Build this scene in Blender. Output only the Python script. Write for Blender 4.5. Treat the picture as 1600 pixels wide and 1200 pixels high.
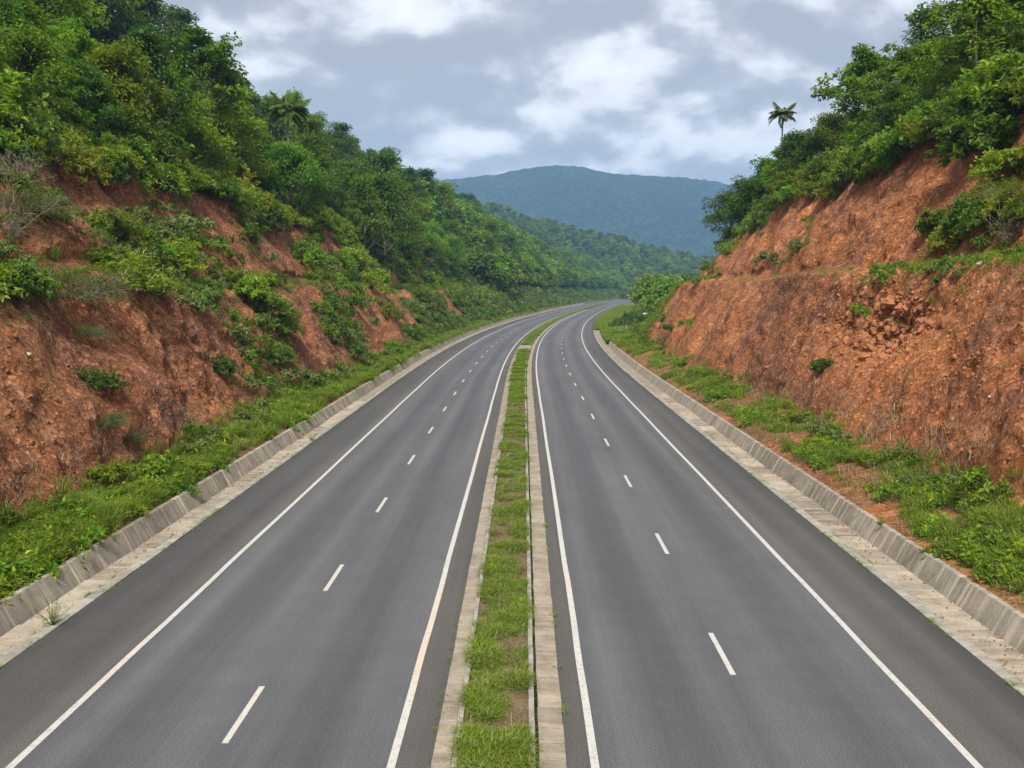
import bpy, math, random
import numpy as np
from mathutils import Matrix, Vector

for _o in list(bpy.data.objects):
    bpy.data.objects.remove(_o, do_unlink=True)
SC = bpy.context.scene
COL = SC.collection

# ---------------------------------------------------------------- camera
cam_data = bpy.data.cameras.new('camera')
cam = bpy.data.objects.new('camera', cam_data)
COL.objects.link(cam)
cam_data.sensor_width = 36.0
cam_data.lens = 33.75
cam_data.clip_start = 0.2
cam_data.clip_end = 20000.0
cam.location = (0, 0, 9.0)
cam.rotation_euler = (math.radians(90 - 5.635), 0, math.radians(0.684))
SC.camera = cam

# ---------------------------------------------------------------- sky, sun, exposure
SUN_EL, SUN_AZ = math.radians(50), math.radians(186)          # high, behind the camera
EXPOSURE = 1.55
CLOUD = 0.44
SKY_RELIEF = -2.0
SKY_OFF = ((1.1, 1.7, 1), (7.3, 1.2, 1), (1.3, 5.1, 1))
HAZE, HAZE_TOP = 0.00017, 520.0
world = bpy.data.worlds.new('World')
SC.world = world
world.use_nodes = True
wn, wl = world.node_tree.nodes, world.node_tree.links
wn.clear()


def W(t, **k):
    n = wn.new(t)
    for a, b in k.items():
        setattr(n, a, b)
    return n


out = W('ShaderNodeOutputWorld')
bg_sky = W('ShaderNodeBackground')
bg_cloud = W('ShaderNodeBackground')
mixs = W('ShaderNodeMixShader')
sky = W('ShaderNodeTexSky', sky_type='NISHITA', sun_disc=False)
sky.sun_elevation = SUN_EL
sky.sun_rotation = SUN_AZ
sky.air_density, sky.dust_density, sky.ozone_density = 1.2, 2.0, 1.0
wl.new(sky.outputs[0], bg_sky.inputs[0])
bg_sky.inputs[1].default_value = 0.05
tc = W('ShaderNodeTexCoord')
sep = W('ShaderNodeSeparateXYZ')
wl.new(tc.outputs['Generated'], sep.inputs[0])


def wmath(op, a, b=None, c=None, clamp=False):
    n = W('ShaderNodeMath', operation=op, use_clamp=clamp)
    for i, v in enumerate((a, b, c)):
        if v is None:
            continue
        if isinstance(v, (int, float)):
            n.inputs[i].default_value = v
        else:
            wl.new(v, n.inputs[i])
    return n.outputs[0]


zc = wmath('MAXIMUM', sep.outputs[2], 0.0)
den = wmath('ADD', zc, 0.50)                                   # a cloud deck seen from below, flattened towards the horizon
px = wmath('DIVIDE', sep.outputs[0], den)
py = wmath('DIVIDE', sep.outputs[1], den)
comb = W('ShaderNodeCombineXYZ')
wl.new(px, comb.inputs[0]); wl.new(py, comb.inputs[1])


def wnoise(scale, detail, rough, dist, off, vec=None):
    m = W('ShaderNodeMapping')
    m.inputs['Location'].default_value = off
    wl.new(vec or comb.outputs[0], m.inputs[0])
    n = W('ShaderNodeTexNoise')
    n.inputs['Scale'].default_value = scale
    n.inputs['Detail'].default_value = detail
    n.inputs['Roughness'].default_value = rough
    n.inputs['Distortion'].default_value = dist
    wl.new(m.outputs[0], n.inputs['Vector'])
    return n.outputs[0]


big = wnoise(1.5, 2, .5, .1, SKY_OFF[0])
mid = wnoise(3.8, 10, .50, .10, SKY_OFF[1])
o1 = SKY_OFF[1]
low = wnoise(3.8, 10, .50, .10, (o1[0], o1[1] - .05, o1[2]))
puff = wnoise(9.5, 10, .57, .3, SKY_OFF[2])
relief = wmath('SUBTRACT', mid, low)                            # cloud tops catch the light, bases stay grey
v = wmath('ADD', wmath('MULTIPLY', big, .70), wmath('ADD', wmath('MULTIPLY', mid, .52), wmath('ADD', wmath('MULTIPLY', puff, .26), wmath('MULTIPLY', relief, SKY_RELIEF))))
ramp = W('ShaderNodeValToRGB')
wl.new(v, ramp.inputs[0])
cr = ramp.color_ramp
cr.elements[0].position = 0.61; cr.elements[0].color = (.385, .398, .425, 1)
cr.elements[1].position = 0.95; cr.elements[1].color = (.93, .935, .94, 1)
for p, c in ((.70, (.465, .480, .508, 1)), (.745, (.575, .588, .610, 1)), (.785, (.69, .702, .718, 1)), (.84, (.825, .832, .84, 1))):
    el = cr.elements.new(p); el.color = c
hz = wmath('POWER', wmath('SUBTRACT', 1.0, zc), 16.0)          # far cloud runs together near the horizon
hm = W('ShaderNodeMixRGB')
wl.new(wmath('MULTIPLY', hz, .45), hm.inputs[0]); wl.new(ramp.outputs[0], hm.inputs[1])
hm.inputs[2].default_value = (.66, .68, .71, 1)
wl.new(hm.outputs[0], bg_cloud.inputs[0])
bg_cloud.inputs[1].default_value = CLOUD
mixs.inputs[0].default_value = 0.97
wl.new(bg_sky.outputs[0], mixs.inputs[1]); wl.new(bg_cloud.outputs[0], mixs.inputs[2])
wl.new(mixs.outputs[0], out.inputs[0])

sun_data = bpy.data.lights.new('sun', 'SUN')
sun_data.energy = 2.4
sun_data.angle = math.radians(16)
sun_data.color = (1.0, .965, .90)
sun = bpy.data.objects.new('sun', sun_data)
COL.objects.link(sun)
sd = Vector((math.sin(SUN_AZ) * math.cos(SUN_EL), math.cos(SUN_AZ) * math.cos(SUN_EL), math.sin(SUN_EL)))
sun.rotation_euler = sd.to_track_quat('Z', 'Y').to_euler()
sun.location = (0, -40, 120)

SC.view_settings.view_transform = 'Standard'
SC.view_settings.look = 'None'
SC.view_settings.gamma = 1.0
SC.view_settings.use_curve_mapping = False
SC.view_settings.exposure = EXPOSURE
SC.render.engine = 'CYCLES'
SC.cycles.use_denoising = True
SC.cycles.max_bounces = 6
SC.cycles.diffuse_bounces = 4
SC.cycles.glossy_bounces = 2
SC.cycles.transmission_bounces = 4
SC.cycles.volume_bounces = 0
rng = np.random.default_rng(11)

# ---------------------------------------------------------------- numeric helpers
def hash3(ix, iy, iz, seed):
    h = (ix.astype(np.int64) * 374761393 + iy.astype(np.int64) * 668265263
         + iz.astype(np.int64) * 2147483647 + seed * 1274126177) & 0xFFFFFFFF
    h = ((h ^ (h >> 13)) * 1274126177) & 0xFFFFFFFF
    h = (h ^ (h >> 16)) & 0xFFFFFFFF
    h = (h * 2246822519) & 0xFFFFFFFF
    h = h ^ (h >> 15)
    return (h & 0xFFFFFF) / float(0xFFFFFF) * 2.0 - 1.0


def vnoise(x, y, z=0.0, seed=0):
    """smooth value noise in -1..1"""
    x, y, z = np.broadcast_arrays(np.asarray(x, float), np.asarray(y, float), np.asarray(z, float))
    ix, iy, iz = np.floor(x), np.floor(y), np.floor(z)
    fx, fy, fz = x - ix, y - iy, z - iz
    fx, fy, fz = [f * f * f * (f * (f * 6 - 15) + 10) for f in (fx, fy, fz)]
    r = 0.0
    for dx in (0, 1):
        wx = fx if dx else 1 - fx
        for dy in (0, 1):
            wy = fy if dy else 1 - fy
            for dz in (0, 1):
                wz = fz if dz else 1 - fz
                r = r + wx * wy * wz * hash3(ix + dx, iy + dy, iz + dz, seed)
    return r


def fbm(x, y, z=0.0, octv=4, gain=0.5, seed=0):
    a, f, r = 1.0, 1.0, 0.0
    for k in range(octv):
        r = r + a * vnoise(np.asarray(x) * f, np.asarray(y) * f, np.asarray(z) * f, seed + k)
        a *= gain
        f *= 2.03
    return r


def ridged(x, y, z=0.0, octv=3, seed=0):
    a, f, r = 1.0, 1.0, 0.0
    for k in range(octv):
        r = r + a * (1 - 2 * np.abs(vnoise(np.asarray(x) * f, np.asarray(y) * f, np.asarray(z) * f, seed + k)))
        a *= 0.5
        f *= 2.1
    return r


def sstep(a, b, x):
    t = np.clip((np.asarray(x, float) - a) / (b - a), 0, 1)
    return t * t * (3 - 2 * t)


# ---------------------------------------------------------------- the road's own coordinates: s along it, u across it
_yn = np.array([-60, 90, 130, 200, 300, 450, 600, 800, 1000, 1400], float)
_sl = np.array([0, 0, .022, .066, .108, .132, .150, .200, .270, .42])
_Y = np.arange(-60, 1400.5, 0.5)
_S = np.interp(_Y, _yn, _sl)
_X = np.concatenate([[0], np.cumsum((_S[1:] + _S[:-1]) * 0.25)])
_D = np.concatenate([[0], np.cumsum(np.hypot(np.diff(_X), np.diff(_Y)))]) - 60.0


def road_xy(s, u):
    y = np.interp(s, _D, _Y)
    x = np.interp(s, _D, _X)
    m = np.interp(s, _D, _S)
    k = np.sqrt(1 + m * m)
    return x + u / k, y - u * m / k


def heading(s):
    return -math.atan(float(np.interp(s, _D, _S)))          # rotation about z that turns +Y into the road's direction


LINES = dict(left_outer=-9.70, left_dash=-5.94, left_inner=-2.50, right_inner=1.37, right_dash=4.93, right_outer=8.62)
EDGE_L, EDGE_R = -12.48, 11.12            # asphalt edges
WALL_L, WALL_R = -13.62, 12.45            # feet of the drain walls
LEAN, WALL_H = 0.43, 0.57


# ---------------------------------------------------------------- the two cut slopes: rows follow s, columns follow the profile
def s_nodes(s0, s1, fine, rate):
    out = [s0]
    while out[-1] < s1:
        out.append(out[-1] + max(fine, rate * abs(out[-1])))
    return np.array(out)


def build_bank(side):
    if side < 0:
        s = s_nodes(4, 1050, 0.17, 0.0042)
        div = [14, 60, 12, 60, 14, 26, 16, 10, 6]
    else:
        s = s_nodes(4, 620, 0.17, 0.0040)
        div = [16, 62, 14, 64, 14, 22, 14, 8, 6]
    o = np.ones_like(s)
    n = lambda f, k: fbm(s * f, 0 * s + 3.7 * k, 0, 3, .5, 40 + k)
    if side < 0:
        tall = 1 - 0.22 * sstep(450, 900, s)
        ease = sstep(130, 300, s)
        pts = [(WALL_L - LEAN - .22, .50 * o),
               (-16.9 + .5 * n(.08, 1) - 1.2 * ease, 1.1 + .2 * n(.1, 2)),
               (-22.0 + .8 * n(.05, 3) - 1.5 * ease, (9.2 + .7 * n(.06, 4)) - 1.0 * ease),
               (-23.3 + .7 * n(.06, 5) - 3.0 * ease, (9.9 + .7 * n(.06, 6)) - .5 * ease),
               (-28.8 + 1.0 * n(.045, 7) - 5 * ease, (18.2 + 1.2 * n(.04, 8)) * tall - 1.5 * ease),
               (-33 + .8 * n(.045, 7) - 5 * ease, (20.6 + 1.2 * n(.04, 8)) * tall - 1.0 * ease),
               (-48 * o - 3 * ease, 33.5 * tall + 1.5 * n(.02, 9)),
               (-75 * o, 47 * tall + 2 * n(.02, 10)),
               (-130 * o, 57 * tall), (-300 * o, 60 * tall)]
    else:
        e = 1 - .93 * sstep(128, 215, s)
        back = 9.0 * sstep(125, 200, s)
        cz = np.interp(s, [0, 66, 118, 152, 200], [21.6, 21.0, 18.2, 15.2, 12.0])
        pts = [(WALL_R + LEAN + .22, .55 * o),
               (16.3 + .55 * n(.09, 11) + back * .5, 1.2 * o + .5 * e + .2 * n(.1, 12)),
               (21.0 + .35 * n(.07, 13) + back * .8, 1.3 + 8.75 * e + .25 * n(.06, 14) * e + .35 * sstep(60, 35, s)),
               (23.6 + .5 * n(.06, 15) + back, 1.4 + 9.1 * e + .25 * n(.06, 14) * e + .4 * sstep(60, 35, s)),
               (29.6 + .9 * n(.05, 17) + back * 1.1, 1.5 + (cz - 1.5) * e + .9 * n(.05, 18) * e),
               (34 + .8 * n(.05, 17) + back * 1.2, 1.6 + (cz + .9) * e + .9 * n(.05, 18) * e),
               (50 * o + back, 2 + 29 * e), (80 * o, 3 + 37 * e), (160 * o, 4 + 42 * e), (420 * o, 4 + 42 * e)]
    pts = [(a * o, b * o) for a, b in pts]
    U, Z, V = [], [], []
    for k, m in enumerate(div):
        t = np.arange(m) / m
        U.append(pts[k][0][:, None] * (1 - t) + pts[k + 1][0][:, None] * t)
        Z.append(pts[k][1][:, None] * (1 - t) + pts[k + 1][1][:, None] * t)
        V.append(k + t)
    U.append(pts[-1][0][:, None]); Z.append(pts[-1][1][:, None]); V.append(np.array([len(div)], float))
    U = np.concatenate(U, 1); Z = np.concatenate(Z, 1); v = np.concatenate(V)
    for _ in range(3):                                       # round the corners of the profile
        for A in (U, Z):
            A[:, 1:-1] = .25 * A[:, :-2] + .5 * A[:, 1:-1] + .25 * A[:, 2:]
    # outward normal in the (u, z) plane
    du, dz = np.gradient(U, axis=1), np.gradient(Z, axis=1)
    L = np.hypot(du, dz) + 1e-6
    nu, nz = (dz / L, -du / L) if side < 0 else (-dz / L, du / L)
    arc = np.cumsum(L, axis=1)
    S2 = np.repeat(s[:, None], U.shape[1], 1)
    face = (sstep(.75, 1.25, v) * (1 - sstep(1.9, 2.1, v)) + sstep(2.75, 3.1, v) * (1 - sstep(3.9, 4.2, v)))[None, :]
    verge = (1 - sstep(.7, 1.1, v))[None, :]
    hill = sstep(4, 5, v)[None, :]
    sd = 7 if side < 0 else 70
    near = 1 - .7 * sstep(150, 320, S2)
    warp = 1.6 * vnoise(S2 * .12, arc * .10, 0, sd + 1)
    slant = S2 + (.25 * arc)                                  # gullies lean with the fall of the bank
    gul = ridged((slant + warp) * .13, arc * .035, 0, 3, sd + 2)
    rill = ridged((slant + warp * .4) * .62, arc * .07, 0, 2, sd + 5)
    lump = fbm(S2 * .33, arc * .33, 0, 4, .55, sd + 8)
    clod = ridged(S2 * 1.25, arc * 1.0, 0, 3, sd + 13)
    grit = vnoise(S2 * 3.1, arc * 2.9, 0, sd + 17)
    ledge = vnoise(S2 * .22 + 9, arc * 1.1 + S2 * .35, 0, sd + 19)
    rough = .35 + .65 * sstep(-.35, .5, fbm(S2 * .07, arc * .12, 0, 2, .5, sd + 23))
    gul_a = 0.55 if side < 0 else 0.30
    d = face * near * (gul_a * gul + .10 * rill + .30 * lump + rough * ((.13 if side < 0 else .09) * clod + .05 * grit) + .13 * ledge * rough)
    d += verge * (.10 * lump + .03 * grit)
    d += hill * (.8 * fbm(S2 * .08, arc * .08, 0, 3, .5, sd + 27))
    d[:, :2] *= 0
    if side > 0:                                              # the slipped hollow under the bench edge
        c = np.exp(-(((S2 - 53) / 6.5) ** 2 + ((v[None, :] - 1.62) / .20) ** 2))
        d -= 1.0 * c * (1 + .5 * clod * .6)
        c = np.exp(-(((S2 - 74 + (v[None, :] - 1.5) * 5) / .9) ** 2)) * face
        d -= .45 * c                                          # the long crack
    U2, Z2 = U + nu * d, Z + nz * d
    X, Y = road_xy(S2, U2)
    return dict(s=s, v=v, X=X, Y=Y, Z=Z2, U=U2, face=np.broadcast_to(face, X.shape), arc=arc, verge=np.broadcast_to(verge, X.shape))


def bank_at(B, s, v):
    """surface points for arrays s, v"""
    s = np.asarray(s, float); v = np.asarray(v, float)
    i = np.clip(np.interp(s, B['s'], np.arange(len(B['s']))), 0, len(B['s']) - 1.001)
    j = np.clip(np.interp(v, B['v'], np.arange(len(B['v']))), 0, len(B['v']) - 1.001)
    i0, j0 = i.astype(int), j.astype(int)
    a, b = i - i0, j - j0
    out = []
    for k in 'XYZ':
        A = B[k]
        out.append((A[i0, j0] * (1 - b) + A[i0, j0 + 1] * b) * (1 - a) + (A[i0 + 1, j0] * (1 - b) + A[i0 + 1, j0 + 1] * b) * a)
    return np.stack(out, -1)


# GEOMETRY END
# ---------------------------------------------------------------- materials
class NT:
    def __init__(self, name):
        self.m = bpy.data.materials.new(name)
        self.m.use_nodes = True
        self.n, self.l = self.m.node_tree.nodes, self.m.node_tree.links
        self.n.clear()
        self.out = self.n.new('ShaderNodeOutputMaterial')

    def put(self, sock, v):
        if v is None:
            return
        if isinstance(v, bpy.types.NodeSocket):
            self.l.new(v, sock)
        else:
            sock.default_value = v

    def node(self, t, ins=None, **k):
        n = self.n.new(t)
        for a, b in k.items():
            setattr(n, a, b)
        for a, b in (ins or {}).items():
            self.put(n.inputs[a], b)
        return n

    def pos(self, scale=(1, 1, 1)):
        g = self.node('ShaderNodeNewGeometry')
        return self.node('ShaderNodeMapping', {0: g.outputs['Position'], 'Scale': scale}).outputs[0]

    def uv(self, scale=(1, 1, 1)):
        g = self.node('ShaderNodeUVMap', uv_map='along')
        return self.node('ShaderNodeMapping', {0: g.outputs[0], 'Scale': scale}).outputs[0]

    def noise(self, vec, scale, detail=4, rough=.5, dist=0.0):
        return self.node('ShaderNodeTexNoise', {'Vector': vec, 'Scale': scale, 'Detail': detail, 'Roughness': rough, 'Distortion': dist}).outputs[0]

    def ramp(self, fac, stops):
        r = self.node('ShaderNodeValToRGB', {0: fac})
        e = r.color_ramp.elements
        e[0].position, e[1].position = stops[0][0], stops[-1][0]
        for i, (p, c) in enumerate(stops):
            q = e[0] if i == 0 else (e[len(e) - 1] if i == len(stops) - 1 else e.new(p))
            q.color = (c, c, c, 1) if isinstance(c, (int, float)) else (*c, 1)
        return r.outputs[0]

    def mix(self, f, a, b, mode='MIX'):
        n = self.node('ShaderNodeMixRGB', blend_type=mode)
        for i, v in enumerate((f, a, b)):
            if isinstance(v, tuple) and len(v) == 3:
                v = (*v, 1)
            self.put(n.inputs[i], v)
        return n.outputs[0]

    def math(self, op, a, b=None, clamp=False):
        n = self.node('ShaderNodeMath', operation=op, use_clamp=clamp)
        self.put(n.inputs[0], a); self.put(n.inputs[1], b)
        return n.outputs[0]

    def bump(self, h, strength=.5, dist=.1, prev=None):
        return self.node('ShaderNodeBump', {'Height': h, 'Strength': strength, 'Distance': dist, 'Normal': prev}).outputs[0]

    def surf(self, color, rough=.8, normal=None, spec=.3):
        p = self.node('ShaderNodeBsdfPrincipled', {'Base Color': (*color, 1) if isinstance(color, tuple) and len(color) == 3 else color,
                                                   'Roughness': rough, 'Specular IOR Level': spec, 'Normal': normal})
        self.l.new(p.outputs[0], self.out.inputs[0])
        return self.m


def soil_material(name, red):
    t = NT(name)
    P = t.pos()
    big = t.noise(P, .11, 4, .55, .4)
    col = t.ramp(big, [(.30, (0.206, 0.087, 0.044)), (.44, (0.294, 0.110, 0.046)), (.54, (0.375, 0.141, 0.054)), (.66, (0.469, 0.192, 0.068))] if red else
                 [(.30, (0.188, 0.087, 0.051)), (.45, (0.269, 0.110, 0.054)), (.56, (0.344, 0.138, 0.061)), (.68, (0.419, 0.182, 0.076))])
    streak = t.noise(t.uv((1.5, .14, 1)), 1.0, 8, .62, .7)                 # wash-down streaks along the fall of the bank
    col = t.mix(t.ramp(streak, [(.48, 0.0), (.68, .55)]), col, (0.431, 0.237, 0.152))
    dark = t.noise(t.uv((.40, .07, 1)), 1.0, 8, .62, .4)
    col = t.mix(t.ramp(dark, [(.54, 0.0), (.68, .55)]), col, (0.138, 0.079, 0.061))
    pale = t.noise(t.uv((1.0, .16, 1)), .80, 6, .66, .9)
    col = t.mix(t.ramp(pale, [(.64, 0.0), (.74, .60)]), col, (0.525, 0.416, 0.323))
    warp = t.node('ShaderNodeTexNoise', {'Vector': P, 'Scale': 1.3, 'Detail': 3}).outputs[1]
    W2 = t.node('ShaderNodeVectorMath', {0: t.uv((1.35, .95, 1)), 1: t.node('ShaderNodeVectorMath', {0: warp, 3: .5}, operation='SCALE').outputs[0]}, operation='ADD').outputs[0]
    v1 = t.node('ShaderNodeTexVoronoi', {'Vector': W2, 'Scale': 2.1})
    v2 = t.node('ShaderNodeTexVoronoi', {'Vector': W2, 'Scale': 6.5})
    for v, lo, hi in ((v1, .86, 1.14), (v2, .55, 1.55)):                    # chips and crumbs, each with its own tone
        g = t.node('ShaderNodeSeparateColor', {0: v.outputs['Color']}).outputs[0]
        col = t.mix(1.0, col, t.ramp(g, [(0.0, lo), (.8, 1.0), (1.0, hi)]), 'MULTIPLY')
    gr = t.noise(t.uv((1.3, 1.0, 1)), 5.5, 7, .70, .0)
    col = t.mix(1.0, col, t.ramp(gr, [(.30, .58), (.5, .98), (.70, 1.45)]), 'MULTIPLY')
    veg = t.node('ShaderNodeAttribute', attribute_name='veg').outputs['Fac']
    moss = t.noise(t.uv((1.0, .35, 1)), 1.0, 7, .68, .2)
    gcol = t.ramp(t.noise(P, 3.0, 6, .7), [(.3, (.050, .062, .018)), (.7, (.125, .135, .036))])
    mask = t.math('MULTIPLY', veg, t.ramp(moss, [(.38, .05), (.58, 1.0)]))
    col = t.mix(mask, col, gcol)
    rg = t.noise(t.uv((1.3, .95, 1)), 1.5, 9, .70, .15)
    n = t.bump(rg, 1.0, .26)
    n = t.bump(v1.outputs['Distance'], .6, .09, n)
    n = t.bump(v2.outputs['Distance'], .9, .06, n)
    n = t.bump(gr, .7, .06, n)
    return t.surf(col, .95, n, .12)


def asphalt_material(name, lane, tracks):
    """tracks: offsets across the road whose worn wheel paths are a little paler or darker"""
    t = NT(name)
    g = t.node('ShaderNodeUVMap', uv_map='along').outputs[0]
    u = t.node('ShaderNodeSeparateXYZ', {0: g}).outputs[1]
    P = t.pos()
    col = lane
    wob = t.math('MULTIPLY', t.math('SUBTRACT', t.noise(t.uv((.03, .2, 1)), 1.0, 3), .5), .9)
    uu = t.math('ADD', u, wob)
    for c, w, tone, amt in tracks:
        d = t.math('DIVIDE', t.math('SUBTRACT', uu, c), w)
        f = t.math('POWER', 2.718, t.math('MULTIPLY', t.math('MULTIPLY', d, d), -1.0))
        col = t.mix(t.math('MULTIPLY', f, amt), col, tone)
    patch = t.noise(t.uv((.05, .35, 1)), 1.0, 5, .6)
    col = t.mix(1.0, col, t.ramp(patch, [(.3, .86), (.7, 1.14)]), 'MULTIPLY')
    strk = t.noise(t.uv((.012, 1.5, 1)), 1.0, 6, .65)
    col = t.mix(1.0, col, t.ramp(strk, [(.3, .84), (.7, 1.16)]), 'MULTIPLY')
    blot = t.noise(P, .8, 6, .6)
    col = t.mix(1.0, col, t.ramp(blot, [(.3, .93), (.7, 1.07)]), 'MULTIPLY')
    agg = t.noise(P, 26, 3, .8)
    col = t.mix(1.0, col, t.ramp(agg, [(.27, .48), (.5, .97), (.75, 1.85)]), 'MULTIPLY')
    vo = t.node('ShaderNodeTexVoronoi', {'Vector': P, 'Scale': 9.0, 'Randomness': 1.0})
    chip = t.ramp(vo.outputs['Distance'], [(.045, 1.0), (.09, 0.0)])
    col = t.mix(t.math('MULTIPLY', chip, .33), col, (.34, .33, .31))
    n = t.bump(agg, .35, .02)
    return t.surf(col, .78, n, .35)


def paint_material():
    t = NT('road_paint')
    P = t.pos()
    wear = t.noise(P, 6, 8, .76)
    col = t.mix(t.ramp(wear, [(.50, 0.0), (.68, .75)]), t.mix(t.noise(P, .5, 4), (.38, .36, .325), (.48, .47, .445)), (.16, .15, .14))
    rust = t.noise(t.uv((.06, .1, 1)), 1.0, 4, .6)
    col = t.mix(t.ramp(rust, [(.54, 0.0), (.72, .55)]), col, (.50, .36, .22))
    return t.surf(col, .6, None, .35)


def concrete_material(name, base, streak_amt, vary=.16, stain=(.11, .09, .072)):
    t = NT(name)
    P = t.pos()
    F = t.pos((.30, 2.6, .10))
    rnd = t.node('ShaderNodeObjectInfo').outputs['Random']
    col = t.mix(1.0, base, t.ramp(rnd, [(0.0, 1 - vary), (1.0, 1 + vary)]), 'MULTIPLY')
    col = t.mix(1.0, col, t.ramp(t.noise(P, 1.6, 6, .65), [(.3, .70), (.7, 1.22)]), 'MULTIPLY')
    st = t.noise(F, 1.0, 5, .7, .3)
    col = t.mix(t.ramp(st, [(.50, 0.0), (.63, streak_amt)]), col, tuple(min(.8, c * 1.7) for c in base))
    col = t.mix(t.ramp(t.noise(P, .9, 5, .6, .5), [(.55, 0.0), (.74, .6)]), col, stain)
    col = t.mix(1.0, col, t.ramp(t.noise(P, 18, 4, .7), [(.3, .82), (.7, 1.18)]), 'MULTIPLY')
    n = t.bump(t.noise(P, 12, 6, .7), .4, .03)
    return t.surf(col, .92, n, .2)


def leaf_material(name, dark, light, tip, trans=.30, rough=.45):
    t = NT(name)
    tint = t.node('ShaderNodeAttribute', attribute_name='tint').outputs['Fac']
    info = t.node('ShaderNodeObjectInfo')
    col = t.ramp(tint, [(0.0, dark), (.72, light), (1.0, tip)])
    hsv = t.node('ShaderNodeHueSaturation', {'Color': col})
    t.l.new(t.node('ShaderNodeMapRange', {0: info.outputs['Random'], 3: .475, 4: .520}).outputs[0], hsv.inputs['Hue'])
    rv = t.math('FRACT', t.math('MULTIPLY', info.outputs['Random'], 7.31))
    t.l.new(t.node('ShaderNodeMapRange', {0: rv, 3: .72, 4: 1.28}).outputs[0], hsv.inputs['Value'])
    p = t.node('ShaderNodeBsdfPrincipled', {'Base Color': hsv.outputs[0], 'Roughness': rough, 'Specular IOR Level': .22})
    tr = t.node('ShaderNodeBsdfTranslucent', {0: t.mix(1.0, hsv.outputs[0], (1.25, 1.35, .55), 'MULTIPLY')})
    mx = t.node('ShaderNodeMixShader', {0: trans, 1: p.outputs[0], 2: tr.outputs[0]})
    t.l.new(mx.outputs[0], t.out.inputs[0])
    return t.m


def bark_material(name, a, b):
    t = NT(name)
    P = t.pos((1, 1, .25))
    return t.surf(t.ramp(t.noise(P, 7, 6, .65), [(.3, a), (.7, b)]), .9, t.bump(t.noise(P, 12, 5, .7), .6, .04), .15)


M = {}
M['soil_left'] = soil_material('laterite_soil', False)
M['soil_right'] = soil_material('red_laterite_soil', True)
LANE, SHOULDER = (.074, .0735, .0785), (.058, .0545, .0515)
M['lane_l'] = asphalt_material('asphalt_lanes', LANE, [(-7.8, .75, (0.061, 0.061, 0.066), 0.83), (-4.2, .75, (0.061, 0.061, 0.066), 0.90), (-9.0, .4, (0.090, 0.089, 0.090), 0.75),
                                                      (-6.7, .45, (0.090, 0.090, 0.093), 0.68), (-5.2, .4, (0.089, 0.088, 0.091), 0.68), (-3.2, .45, (0.090, 0.090, 0.090), 0.75), (-5.94, .10, (0.092, 0.083, 0.073), .30)])
M['lane_r'] = asphalt_material('asphalt_lanes_right', LANE, [(3.1, .75, (0.061, 0.061, 0.066), 0.90), (6.75, .75, (0.061, 0.061, 0.066), 0.90), (2.0, .4, (0.090, 0.090, 0.090), 0.75),
                                                            (4.2, .45, (0.090, 0.090, 0.093), 0.68), (5.7, .45, (0.090, 0.090, 0.093), 0.68), (7.9, .4, (0.090, 0.089, 0.091), 0.75), (4.93, .10, (0.092, 0.083, 0.073), .30)])
M['shoulder'] = asphalt_material('asphalt_shoulder', SHOULDER, [(-12.4, .5, (0.043, 0.042, 0.040), 0.90), (11.05, .5, (0.043, 0.042, 0.040), 0.90), (-9.9, .45, (0.086, 0.080, 0.074), 0.90), (8.85, .45, (0.083, 0.078, 0.074), 0.90), (10.2, .35, (0.068, 0.065, 0.061), 0.75),
                                                                (-2.2, .4, (0.076, 0.068, 0.061), 0.75), (1.1, .3, (0.076, 0.068, 0.061), 0.75)])
M['paint'] = paint_material()
M['wall'] = concrete_material('weathered_concrete', (.235, .204, .160), .95)
M['mortar'] = concrete_material('pale_mortar', (.40, .355, .285), .3)
M['slab'] = concrete_material('gutter_concrete', (.255, .216, .165), .5, .30, (.100, .076, .054))
M['kerb'] = concrete_material('kerb_concrete', (.25, .228, .195), .35, .10, (.16, .13, .10))
M['median_slab'] = concrete_material('median_concrete', (.245, .205, .155), .3, .12, (.15, .12, .09))
M['leaf_mid'] = leaf_material('leaf_mid', (.060, .118, .012), (.142, .240, .018), (.260, .330, .032), .44)
M['leaf_bright'] = leaf_material('leaf_bright', (.100, .175, .014), (.200, .310, .019), (.350, .395, .036), .46)
M['leaf_dark'] = leaf_material('leaf_dark', (.040, .086, .014), (.100, .180, .021), (.170, .235, .029), .40)
M['leaf_grey'] = leaf_material('leaf_grey', (.095, .128, .038), (.165, .210, .062), (.220, .250, .068), .38, .6)
M['leaf_yellow'] = leaf_material('leaf_yellow', (.125, .165, .016), (.230, .285, .024), (.350, .340, .040), .45)
M['grass'] = leaf_material('grass_blade', (.110, .165, .018), (.195, .280, .026), (.300, .275, .095), .42, .6)
M['straw'] = leaf_material('dry_straw', (.16, .12, .065), (.27, .21, .12), (.36, .30, .18), .2, .8)
M['bark'] = bark_material('bark', (.070, .052, .038), (.170, .135, .105))
M['bark_pale'] = bark_material('pale_bark', (.17, .145, .12), (.36, .32, .27))
M['twig'] = bark_material('dry_twig', (.14, .110, .085), (.33, .28, .23))


def simple(name, c, r=.8):
    t = NT(name)
    return t.surf(t.mix(1.0, (*c, 1), t.ramp(t.noise(t.pos(), 6, 5, .6), [(.3, .8), (.7, 1.2)]), 'MULTIPLY'), r)


M['white'] = simple('white_plastic', (.78, .78, .77), .5)
M['dark_post'] = simple('dark_post', (.05, .05, .055), .6)


def wood_cover(name, stops, sc):
    t = NT(name)
    P = t.pos()
    c = t.ramp(t.noise(P, sc, 7, .65, .2), stops)
    c = t.mix(1.0, c, t.ramp(t.noise(P, sc * .12, 4, .6), [(.3, .72), (.7, 1.28)]), 'MULTIPLY')
    return t.surf(c, .95, t.bump(t.noise(P, sc * 1.3, 6, .7), .8, 1.5 / sc), .1)


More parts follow.
